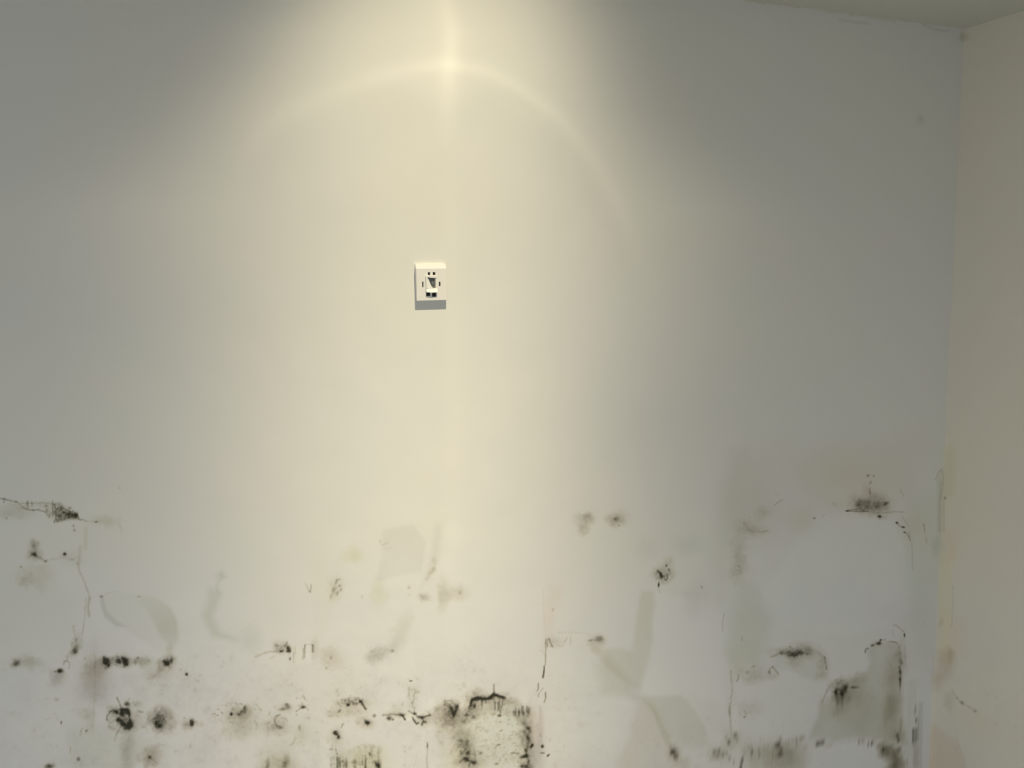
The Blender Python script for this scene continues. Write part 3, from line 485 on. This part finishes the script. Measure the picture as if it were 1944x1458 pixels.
B(1624, 1305, 8, 3, .52, .7); B(1620, 1305, 3, 3, .3); haze(1630, 1289, 13, 10, .24); haze(1630, 1320, 10, 16, .12); S([(1574, 1304), (1568, 1316), (1561, 1331)], 2, .3, 2.2, 2); haze(1558, 1338, 5, 12, .12)
S([(1643, 1238), (1645, 1231), (1649, 1231)], 1.2, .62, .8, 2); B(1657, 1225, 4, 2, .7, .6); B(1668, 1222, 4, 3, .95, .5); S([(1663, 1222), (1669, 1221), (1672, 1215)], 1.2, .8, .9, 2); B(1672, 1215, 2.4, 1.6, .75); B(1679, 1215, 2.4, 1.2, .5); S([(1688, 1218), (1697, 1219), (1704, 1221)], .75, .66, .7, .8, .2)
S([(1706, 1226), (1709, 1240), (1711, 1256), (1708, 1266)], 1.1, .35, 1.6, 2.5); B(1711, 1257, 4, 4.4, .55, .8); S([(1706, 1266), (1709, 1271), (1709, 1290), (1709, 1302)], 1.7, .6, 1.2, 2.5, .3); B(1709, 1276, 2.4, 4, .6); B(1709, 1289, 2.2, 3.4, .7); S([(1709, 1300), (1708, 1316)], .7, .4, 1); S([(1717, 1225), (1719, 1245), (1719, 1265)], .8, .2, 1.6); haze(1711, 1250, 9, 34, .22)
B(1717, 1206, 1.5, 4.2, 1, .3, 5); S([(1694, 1197), (1696, 1205), (1697, 1210)], .6, .28, .9); S([(1697, 1187), (1704, 1188), (1710, 1195), (1716, 1199)], .9, .34, 1.1, 1.5); S([(1755, 1178), (1755, 1187)], .4, .3); S([(1684, 1218), (1692, 1232)], .5, .2, 1)
haze(1695, 1278, 11, 22, .14); haze(1690, 1340, 13, 18, .22); B(1683, 1380, 3.4, 3, .42, .8); B(1704, 1402, 3.6, 4.6, .82, .6); B(1704, 1396, 1.6, 3, .4); haze(1706, 1400, 11, 10, .25); S([(1711, 1367), (1710, 1390)], 1.6, .28, 2); B(1706, 1424, 4, 4, .5, .7, 30); specks(1698, 1410, 24, 34, 70, 1, .3, 31); B(1676, 1400, 3, 3, .3); B(1723, 1397, 4, 2.4, .35)
B(1562, 1413, 11, 3, .72, .6); B(1574, 1411, 4.6, 3, .62, .6); B(1564, 1414, 4, 2.4, .6); specks(1563, 1413, 14, 4, 40, 1, .6, 32); S([(1585, 1415), (1600, 1411), (1612, 1407), (1622, 1406)], .55, .34, .8, 1); B(1632, 1406, 7, 2, .6, .6, 0, 2); S([(1630, 1409), (1640, 1411)], .7, .4, .8); B(1641, 1417, 2, 1, .5); S([(1647, 1410), (1652, 1409), (1659, 1412), (1654, 1415), (1648, 1413)], 1, .68, .8, 1.2); B(1661, 1413, 3.6, 2, .72, .6, 20)
haze(1676, 1422, 9, 12, .5, 30); haze(1694, 1432, 12, 9, .42, 30); haze(1696, 1456, 14, 10, .62, -25); B(1674, 1426, 4, 6, .35, .9); specks(1700, 1440, 24, 18, 30, 1, .4, 33)
# streak beside the corner
S([(1738, 1334), (1739, 1350)], 1, .4, 1, 1); B(1737, 1354, 2.2, 4, .62, .6); S([(1740, 1364), (1738, 1373), (1734, 1376)], 1.3, .78, .9, 1.5, .2); T([(1731, 1384), (1742, 1380), (1741, 1404), (1735, 1414), (1731, 1414)], (.52, .54, .52), 2, 2); S([(1733, 1384), (1733, 1412)], 1, .55, .9, .8); S([(1744, 1362), (1744, 1410)], .5, .35, .8); S([(1726, 1330), (1726, 1380)], .5, .16, 1); haze(1738, 1440, 5, 24, .2)
# upper right stain group
for x, y, a, c, g in [(1648, 903, 1.6, 3, 20), (1650, 902, 2, 1, 0), (1659, 903, 1, 2.6, 20), (1653, 916, 1.2, 3.4, 35), (1652, 935, 1.4, 4.4, -10), (1651, 928, 1, 2, 10)]: B(x, y, a, c, .6, .6, g)
B(1628, 957, 6, 3.6, .6, .8); B(1642, 953, 9, 7, .42, .8); B(1640, 962, 12, 6, .42, .8); B(1664, 958, 8, 5, .42, .8); B(1681, 956, 5.4, 2.8, .68, .7, -15); B(1650, 950, 5, 5, .3); haze(1648, 956, 32, 16, .42); haze(1668, 966, 18, 10, .3); haze(1650, 935, 12, 12, .12)
S([(1606, 970), (1620, 967), (1634, 967), (1642, 970)], .8, .6, .9, 1); S([(1606, 970), (1630, 971), (1649, 971)], .9, .72, .8, .8, .2); B(1608, 970, 3.6, 1.4, .95, .5); B(1585, 957, 6, 5, .1)
S([(1662, 974), (1680, 974), (1700, 971), (1715, 972)], .7, .38, 1, 1.2); B(1671, 981, 3.4, 2.4, .97, .4, 10); haze(1676, 982, 8, 4, .2); B(1547, 984, 2.4, 1.6, .72, .5); S([(1559, 986), (1565, 977), (1568, 976)], .6, .2, 1); S([(1677, 960), (1681, 958)], 1.4, .5)
S([(1709, 929), (1713, 936), (1716, 943)], .6, .36, .8); S([(1714, 982), (1720, 992), (1725, 999)], .6, .42, .8, 1); B(1703, 992, 3, 1.8, .92, .5, 20); S([(1703, 994), (1710, 1000), (1716, 1002)], .9, .6, .7, 1); B(1715, 1001, 4, 1.4, .92, .4, 5); B(1717, 1010, 2.4, 1.2, .85, .4, 10); S([(1718, 1010), (1724, 1016), (1728, 1026)], .9, .68, .8, 1.5, .3); S([(1725, 1010), (1728, 1018)], .7, .4, .8); S([(1731, 1028), (1732, 1050), (1732, 1082)], .7, .28, 1.2, 1); S([(1753, 994), (1755, 1004), (1756, 1011)], .6, .5, .7); S([(1757, 1018), (1760, 1030)], 1.4, .16, 1.6); haze(1728, 1000, 16, 24, .08)
S([(1471, 959), (1479, 952), (1486, 948)], .9, .34, .8, 1); S([(1471, 934), (1477, 940)], .6, .12, 1); S([(1412, 990), (1420, 1004), (1432, 1011), (1446, 1011), (1458, 1008)], 1, .28, 1.5, 2.5); haze(1432, 1008, 20, 8, .16); haze(1450, 972, 12, 10, .14); haze(1416, 998, 14, 14, .12); specks(1425, 1000, 30, 26, 60, .9, .2, 34); S([(1399, 1073), (1405, 1078)], .9, .42, .8); S([(1404, 1082), (1407, 1088)], .7, .3, .8); haze(1402, 1060, 12, 28, .14); haze(1405, 1090, 16, 16, .1)
B(1748, 228, 6, 8, .12, .9); B(1748, 222, 4, 3, .1, .9)
# centre band marks
S([(579, 1108), (584, 1115), (588, 1122)], .7, .32, .8, 1); S([(591, 1110), (590, 1118), (589, 1125)], 1, .42, .7, 1); B(587, 1123, 2.6, 1.4, .3)
for x, y, a, c, s_ in [(640, 1101, 2.4, 1.8, .5), (645, 1099, 2, 1.4, .4), (645, 1112, 2.4, 2, .55), (638, 1106, 2, 4, .4), (633, 1119, 3, 4.4, .52), (641, 1126, 2, 4, .55), (647, 1120, 1.6, 3.4, .4), (629, 1131, 2, 6, .3), (638, 1115, 3, 3, .2), (636, 1124, 4, 3, .2)]: B(x, y, a, c, s_, .7, 15)
haze(638, 1118, 12, 18, .16)
S([(721, 1026), (724, 1036), (735, 1031)], .6, .3, .8, 1); B(722, 1026, 1.6, 1, .3); S([(735, 1031), (741, 1026)], .5, .16, .9); S([(726, 1043), (745, 1041)], .5, .1, 1)
S([(824, 1060), (825, 1070), (822, 1083), (816, 1092), (810, 1100)], 2.6, .16, 3, 4); B(822, 1084, 4, 6, .2, .9, 20); B(776, 1115, 3, 3, .28, .8, 30); B(777, 1130, 4, 1.6, .12); haze(804, 1133, 8, 7, .18); B(873, 1126, 3.6, 3, .26, .8, -30); haze(842, 1132, 10, 24, .1); haze(866, 1128, 14, 12, .1)
S([(1049, 1160), (1051, 1155)], 1.2, .28, 1); B(688, 1133, 2, 4, .15)
specks(900, 1000, 900, 150, 60, .7, .12, 35)
# ---- the side wall
T([(1790, 850), (1812, 850), (1812, 940), (1792, 945)], (.95, .98, .86), 8, 3)
T([(1783, 1052), (1812, 1040), (1806, 1130), (1800, 1240), (1780, 1240)], (1.03, 1.02, .90), 5, 3)
T([(1795, 1010), (1816, 1010), (1813, 1060), (1797, 1070)], (1.0, .93, .88), 7, 4); T([(1790, 1160), (1830, 1180), (1830, 1240), (1790, 1230)], (1.03, .97, .86), 14, 6)
T([(1780, 1240), (1805, 1232), (1812, 1250), (1805, 1280), (1785, 1305), (1775, 1290)], (.88, .83, .72), 8, 7); TB(1795, 1250, 12, 16, (.94, .91, .84)); T([(1796, 1225), (1811, 1238), (1803, 1265)], (.92, .88, .78), 5, 3)
TB(1803, 1335, 8, 16, (.90, .91, .82)); T([(1770, 1372), (1795, 1390), (1812, 1402), (1822, 1420), (1832, 1445), (1836, 1560), (1760, 1560)], (.97, .90, .82), 2.5, 4)
T([(1764, 1280), (1776, 1280), (1776, 1560), (1762, 1560)], (1.04, 1.02, .97), 3, 2); T([(1815, 1340), (1870, 1350), (1890, 1400), (1840, 1390)], (1.0, 1.0, .92), 16, 8)
S([(1809, 1112), (1809, 1140), (1806, 1190)], .7, .24, 1.1, 1, .3); B(1785, 1182, 4, 8, .14, .9, 20); S([(1807, 1308), (1812, 1320), (1822, 1331), (1830, 1338), (1840, 1343), (1848, 1348), (1853, 1353)], .9, .26, 1.5, 2.5); B(1826, 1334, 3.4, 3, .48, .7, 40); B(1852, 1350, 2.4, 2.8, .36, .8); B(1841, 1343, 2.4, 1.4, .24); S([(1813, 1396), (1818, 1410), (1826, 1430), (1832, 1445), (1834, 1470)], 1, .14, 1.5, 3); S([(1809, 1426), (1816, 1421)], .5, .28, .8)
S([(1776, 910), (1783, 895), (1788, 890), (1791, 905), (1791, 930)], .8, .26, 1.1, 1.5); T([(1778, 905), (1787, 893), (1790, 935), (1789, 1010), (1780, 1010)], (.93, .92, .86), 3, 2); S([(1787, 915), (1786, 945)], 1, .2, 1.4); B(1794, 945, 1.8, 2.6, .62, .5); S([(1783, 944), (1783, 1010)], .7, .22, 1, .8); S([(1792, 948), (1792, 1010)], .7, .26, 1, .8); TB(1780, 1035, 8, 22, (.88, .9, .85))
# ceiling joint
S([(1412, 0), (1450, 6), (1485, 10), (1520, 13)], 1, .25, 1.6, 2); S([(1595, 37), (1625, 42), (1650, 45)], 1.4, .18, 2, 2); S([(1752, 46), (1775, 56), (1800, 60)], 1.6, .16, 2.2, 2); B(1830, 70, 8, 7, .22, .9); S([(1560, 20), (1650, 32), (1700, 40)], 1.6, .12, 2.4, 2)

# ---- beyond the frame's edges the damp goes on in the same manner
g = np.random.default_rng(5)
for i in range(90):
    x, y = (g.uniform(-250, -10), g.uniform(1150, 1750)) if i < 25 else (g.uniform(-200, 1720), g.uniform(1480, 1750))
    q = g.uniform(2, 8); B(x, y, q, q*g.uniform(.6, 1.4), g.uniform(.4, .95), .5, g.uniform(0, 180)); haze(x, y, q*3, q*2.4, .3)
TI[1300:] *= np.array([.988, .992, 1.03], np.float32)*1.0
_k = np.clip((np.arange(1160, 1300)-1160)/140, 0, 1)[:, None, None]; TI[1160:1300] *= 1-_k*(1-np.array([.988, .992, 1.03], np.float32))
# soft relief of hand-trowelled plaster and lifting paint (metres out of the wall)
HE += (n60-.5)*.0005+(n22-.5)*.00012
vz = np.clip((np.arange(NVV)+V0-900)/300, 0, 1)[:, None]
HE += vz*((n9-.5)*.00006+(n4-.5)*.00003)
HE -= MO*.0004
# faint blotchy grime of the damp zone
_fb = (n60-.5)*.5+(n22-.5)*.6+(n9-.5)*.45+(n4-.5)*.35
_z2 = np.clip((np.arange(NVV)+V0-1180)/160, 0, 1)[:, None]*np.clip(1.25-np.abs(np.arange(NU)+U0-560)/620, .25, 1)[None, :]
TI *= (1-np.clip(_fb*.16*_z2, -.02, .2))[..., None]
_sp = sstep((n4*.5+n9*.5-.70)/.1)*sstep((n22-.45)/.3)
addm((slice(0, NVV), slice(0, NU)), _sp*.16*_z2)

def sample(arr, u, v):
    x = np.clip(u-U0, 0, NU-1.001); y = np.clip(v-V0, 0, NVV-1.001)
    xi = x.astype(int); yi = y.astype(int); fx = x-xi; fy = y-yi
    if arr.ndim == 3: fx = fx[:, None]; fy = fy[:, None]
    return (arr[yi, xi]*(1-fx)+arr[yi, xi+1]*fx)*(1-fy)+(arr[yi+1, xi]*(1-fx)+arr[yi+1, xi+1]*fx)*fy

def surveyed_wall(name, a_vals, z_vals, place, normal, m):
    """a wall front as one dense grid; each vertex carries its paint tint and mould"""
    A, Z = np.meshgrid(a_vals, z_vals); na, nz = len(a_vals), len(z_vals)
    P = place(A.ravel(), Z.ravel())
    u, v = cam_px(P[:, 0], P[:, 1], P[:, 2])
    far = (u < U0+2) | (u > U1-3) | (v < V0+2) | (v > V1-3)
    mo = sample(MO, u, v); ti = sample(TI, u, v); he = sample(HE, u, v)
    mo[far] = 0; ti[far] = 1; he[far] = 0
    edge = np.zeros((nz, na)); edge[1:-1, 1:-1] = 1; he = he*edge.ravel()
    P = P+np.outer(he, normal)
    me = bpy.data.meshes.new(name)
    i = (np.arange(nz-1)[:, None]*na+np.arange(na-1)[None, :]).ravel()
    q = np.stack([i, i+1, i+1+na, i+na], 1).astype(np.int32)
    me.vertices.add(na*nz); me.vertices.foreach_set('co', P.astype(np.float32).ravel())
    me.loops.add(q.size); me.loops.foreach_set('vertex_index', q.ravel())
    me.polygons.add(len(q)); me.polygons.foreach_set('loop_start', np.arange(0, q.size, 4, dtype=np.int32))
    me.polygons.foreach_set('loop_total', np.full(len(q), 4, np.int32))
    me.update(calc_edges=True); me.polygons.foreach_set('use_smooth', [True]*len(q))
    mo = np.clip(mo, 0, 1)
    at = me.attributes.new('mould', 'FLOAT_COLOR', 'POINT')
    at.data.foreach_set('color', np.stack([mo**1.08, mo, mo**.86, np.ones(len(mo))], 1).astype(np.float32).ravel())
    at = me.attributes.new('paint_tint', 'FLOAT_COLOR', 'POINT')
    at.data.foreach_set('color', np.concatenate([ti, np.ones((len(ti), 1))], 1).astype(np.float32).ravel())
    me.materials.append(m); me.validate(); me.update()
    return link(bpy.data.objects.new(name, me))
def setprop(o, **k):
    for a, b in k.items(): o[a] = b
    return o

# ------------------------------------------------------------------ the room
WM = wall_material()
XL, YB = -5.2, -3.4
def span(segs):
    out = []
    for a, b, st in segs:
        n = max(1, int(round((b-a)/st))); out += list(np.linspace(a, b, n, endpoint=False))
    return np.array(out+[segs[-1][1]])
xs = span([(XL, -3.6, .02), (-3.6, -.9, .0020), (-.9, 0, .0024)])
zs = span([(0, .62, .02), (.62, 1.68, .0020), (1.68, 2.9, .012), (2.9, CEIL, .005)])
wb = surveyed_wall('wall_back', xs, zs, lambda a, z: np.stack([a, 0*a, z], 1), (0, -1, 0), WM)
setprop(wb, kind='structure', label='pale painted plaster wall with black mould spots and damp stains along its lower part')
ys = span([(YB, -.6, .02), (-.6, 0, .004)])
zs2 = span([(0, .5, .02), (.5, 1.8, .004), (1.8, CEIL, .012)])
wr = surveyed_wall('wall_right', ys, zs2, lambda a, z: np.stack([0*a, a, z], 1), (-1, 0, 0), WM)
wr.data.materials.clear(); 
WM2 = WM.copy(); WM2.name = 'side_wall_paint'
for n_ in WM2.node_tree.nodes:
    if n_.type == 'VECT_MATH' and n_.operation == 'MULTIPLY' and not n_.inputs[1].is_linked: n_.inputs[1].default_value = (.79, .755, .68)
wr.data.materials.append(WM2)
setprop(wr, kind='structure', label='cream side wall with brown damp marks in the corner')
cm = plain('ceiling_paint', (.66, .67, .62), .8, 3, .02)
bm = bmesh.new(); box(bm, XL, .15, YB, .15, CEIL, CEIL+.12)
ce = mesh_obj('ceiling', bm, cm); setprop(ce, kind='structure', label='off-white painted ceiling')
fm = plain('screed_floor', (.58, .56, .52), .7, 8, .08, .2)
bm = bmesh.new(); box(bm, XL, .15, YB, .15, -.12, 0)
fl = mesh_obj('floor', bm, fm); setprop(fl, kind='structure', label='bare grey screed floor')

# ------------------------------------------------------------------ the wall socket
WHITE = plain('socket_plastic', (.74, .735, .72), .42, 40, .01, 0, .5)
DARK = plain('socket_cavity', (.012, .011, .010), .6, 200, .1)
GREY = plain('socket_contact_plate', (.16, .17, .17), .4, 120, .08)
SX, SZ = -2.0355, 2.1872                      # top left of the plate's flat front
root = bpy.data.objects.new('wall_socket', None); link(root); root.location = (SX+.043, 0, SZ-.043)
root.empty_display_size = .05
setprop(root, label='white square electrical socket plate high on the wall under the spotlight', category='socket')
TH = .0095
mm_ = .001
def sx(q): return q*mm_-.043
def sz(q): return .043-q*mm_
HOLES = [(33, 40, 9.5, 17), (47, 55, 9.5, 17), (15.6, 20, 35, 50), (63.6, 68.8, 36, 48), (27, 39, 62, 74), (43.5, 56, 62, 76.5), (30, 54, 22, 53)]
def plate_bm():
    """flat front with the openings cut through it, sloping top lip, bevelled rim"""
    bm = bmesh.new()
    X0, X1, Z0, Z1 = 0, 86, 0, 86
    xs_ = sorted({X0, X1, *[h[0] for h in HOLES], *[h[1] for h in HOLES]}); zs_ = sorted({Z0, Z1, *[h[2] for h in HOLES], *[h[3] for h in HOLES]})
    vs = {}
    def V(x, z, y):
        k = (round(x, 3), round(z, 3), round(y, 5))
        if k not in vs: vs[k] = bm.verts.new((sx(x), y, sz(z)))
        return vs[k]
    def hole(cx, cz): return any(h[0] < cx < h[1] and h[2] < cz < h[3] for h in HOLES)
    full = [[hole((xs_[i]+xs_[i+1])/2, (zs_[j]+zs_[j+1])/2) for j in range(len(zs_)-1)] for i in range(len(xs_)-1)]
    for i in range(len(xs_)-1):
        for j in range(len(zs_)-1):
            a, b, c, d = xs_[i], xs_[i+1], zs_[j], zs_[j+1]
            if full[i][j]:
                for (di, dj, p, q) in ((-1, 0, (a, c), (a, d)), (1, 0, (b, c), (b, d)), (0, -1, (a, c), (b, c)), (0, 1, (a, d), (b, d))):
                    if not full[i+di][j+dj]:
                        bm.faces.new((V(p[0], p[1], -TH), V(q[0], q[1], -TH), V(q[0], q[1], -.0012), V(p[0], p[1], -.0012)))
            else: bm.faces.new((V(a, c, -TH), V(b, c, -TH), V(b, d, -TH), V(a, d, -TH)))
    # rim: bevel strip then sides; the top lip slopes back over 13 mm
    def ring(seq):
        for (p0, p1) in zip(seq[:-1], seq[1:]): bm.faces.new((p0[0], p1[0], p1[1], p0[1]))
    bx, top = .9, 12.5
    left = [(V(X0, z, -TH), V(X0-bx, z+(0 if z else -0), -TH+.0015)) for z in zs_]; ring(left)
    right = [(V(X1, z, -TH), V(X1+bx, z, -TH+.0015)) for z in zs_]; ring(right)
    bot = [(V(x, Z1, -TH), V(x, Z1+bx, -TH+.0015)) for x in xs_]; ring(bot)
    tp = [(V(x, Z0, -TH), V(x, Z0-top, -.0060)) for x in xs_]; ring(tp)
    bm.faces.new((V(X0, Z0, -TH), V(X0-bx, Z0, -TH+.0015), V(X0-bx*.2, Z0-top, -.0060), V(X0, Z0-top, -.0060)))
    bm.faces.new((V(X1, Z0, -TH), V(X1+bx, Z0, -TH+.0015), V(X1+bx*.2, Z0-top, -.0060), V(X1, Z0-top, -.0060)))
    bm.faces.new((V(X0, Z1, -TH), V(X0-bx, Z1, -TH+.0015), V(X0, Z1+bx, -TH+.0015)))
    bm.faces.new((V(X1, Z1, -TH), V(X1+bx, Z1, -TH+.0015), V(X1, Z1+bx, -TH+.0015)))
    # sides to the wall
    out = ([(X0-bx, z) for z in reversed(zs_)]+[(X0-bx*.2, Z0-top)]+[(x, Z0-top) for x in xs_]+[(X1+bx*.2, Z0-top)]+[(X1+bx, z) for z in zs_]+[(x, Z1+bx) for x in reversed(xs_)])
    def yf(x, z): return -.0060 if z < -1 else -TH+.0015
    n = len(out)
    for i in range(n):
        p, q = out[i], out[(i+1) % n]
        bm.faces.new((V(p[0], p[1], yf(*p)), V(q[0], q[1], yf(*q)), V(q[0], q[1], 0), V(p[0], p[1], 0)))
    return bm
mesh_obj('faceplate', plate_bm(), WHITE, root)
def part(name, pts, y0, y1, m, bev=.0006, parent=root, inset=0):
    bm = bmesh.new(); prism(bm, [(sx(a), sz(b)) for a, b in pts], y0, y1, inset)
    if bev: bevel(bm, bev)
    return mesh_obj(name, bm, m, parent)
def rect(a, b, c, d): return [(a, c), (b, c), (b, d), (a, d)]
for k, h in enumerate(HOLES[:6]):
    setprop(part('pin_hole', rect(*h), -.0004, -.0022, DARK, 0), label='dark slot')
setprop(part('contact_plate', rect(*HOLES[6]), -.0004, -.0030, GREY, .0003), label='grey inner plate')
# the loose switch cover: frame on three sides, leaning white flap, thick bright lower lip
bm = bmesh.new()
prism(bm, [(sx(26), sz(18.5)), (sx(57), sz(18.5)), (sx(57), sz(25.5)), (sx(54), sz(25.5)), (sx(42), sz(25)), (sx(31), sz(22.5)), (sx(31), sz(53)), (sx(26), sz(53))], -TH+.0005, -TH-.0028)
bevel(bm, .0006)
mesh_obj('switch_frame', bm, WHITE, root)
part('frame_bar', rect(54, 58.5, 25.6, 56), -TH+.0005, -TH-.0020, WHITE)
bm = bmesh.new()
fp = [(31, 23), (34, 27), (37, 36), (41.5, 47), (47, 55), (31, 55)]
a = [bm.verts.new((sx(x), -.004, sz(z))) for x, z in fp]; b = [bm.verts.new((sx(x), -TH-.0005-.00006*(z-22), sz(z))) for x, z in fp]
bm.faces.new(a); bm.faces.new(b)
for i in range(6): bm.faces.new((a[i], a[(i+1) % 6], b[(i+1) % 6], b[i]))
mesh_obj('shutter_flap', bm, WHITE, root)
bm = bmesh.new()
lp = [(25.5, 53), (58.5, 53), (58, 64.5), (41, 65.5), (26.5, 63.5)]
a = [bm.verts.new((sx(x), -TH+.0005, sz(z))) for x, z in lp]
b = [bm.verts.new((sx(x), -TH-(.0018 if z < 56 else .0052), sz(z))) for x, z in lp]
bm.faces.new(a); bm.faces.new(b)
for i in range(5): bm.faces.new((a[i], a[(i+1) % 5], b[(i+1) % 5], b[i]))
bevel(bm, .0006)
mesh_obj('switch_lip', bm, WHITE, root)
part('latch', rect(45, 53, 33, 43), -.0025, -.0042, plain('latch_plastic', (.42, .43, .40), .4), .0003)

# ------------------------------------------------------------------ the downlight in the ceiling above the frame
lamp = bpy.data.objects.new('recessed_downlight', None); link(lamp); lamp.location = (LAMP[0], LAMP[1], CEIL)
setprop(lamp, label='small round white recessed downlight in the ceiling close to the mouldy wall', category='light')
def ring_bm(prof, n=48):
    bm = bmesh.new(); R = [[bm.verts.new((r*math.cos(6.28318*i/n), r*math.sin(6.28318*i/n), z)) for i in range(n)] for r, z in prof]
    for p, q in zip(R[:-1], R[1:]):
        for i in range(n): bm.faces.new((p[i], p[(i+1) % n], q[(i+1) % n], q[i]))
    return bm
mesh_obj('trim_ring', ring_bm([(.046, .0), (.046, -.003), (.040, -.005), (.034, -.004), (.031, -.0005)]), WHITE, lamp, True)
lens = bpy.data.materials.new('lamp_lens'); lens.use_nodes = True
pb = lens.node_tree.nodes['Principled BSDF']; pb.inputs['Base Color'].default_value = (.9, .88, .8, 1)
pb.inputs['Emission Color'].default_value = (1, .86, .6, 1); pb.inputs['Emission Strength'].default_value = 3
bm = ring_bm([(.031, -.0005), (.018, -.0015), (.0005, -.002)]); mesh_obj('lens', bm, lens, lamp, True)
ll = build_lamp_light(); ll.parent = lamp; ll.location = (0, 0, LAMP[2]-CEIL)
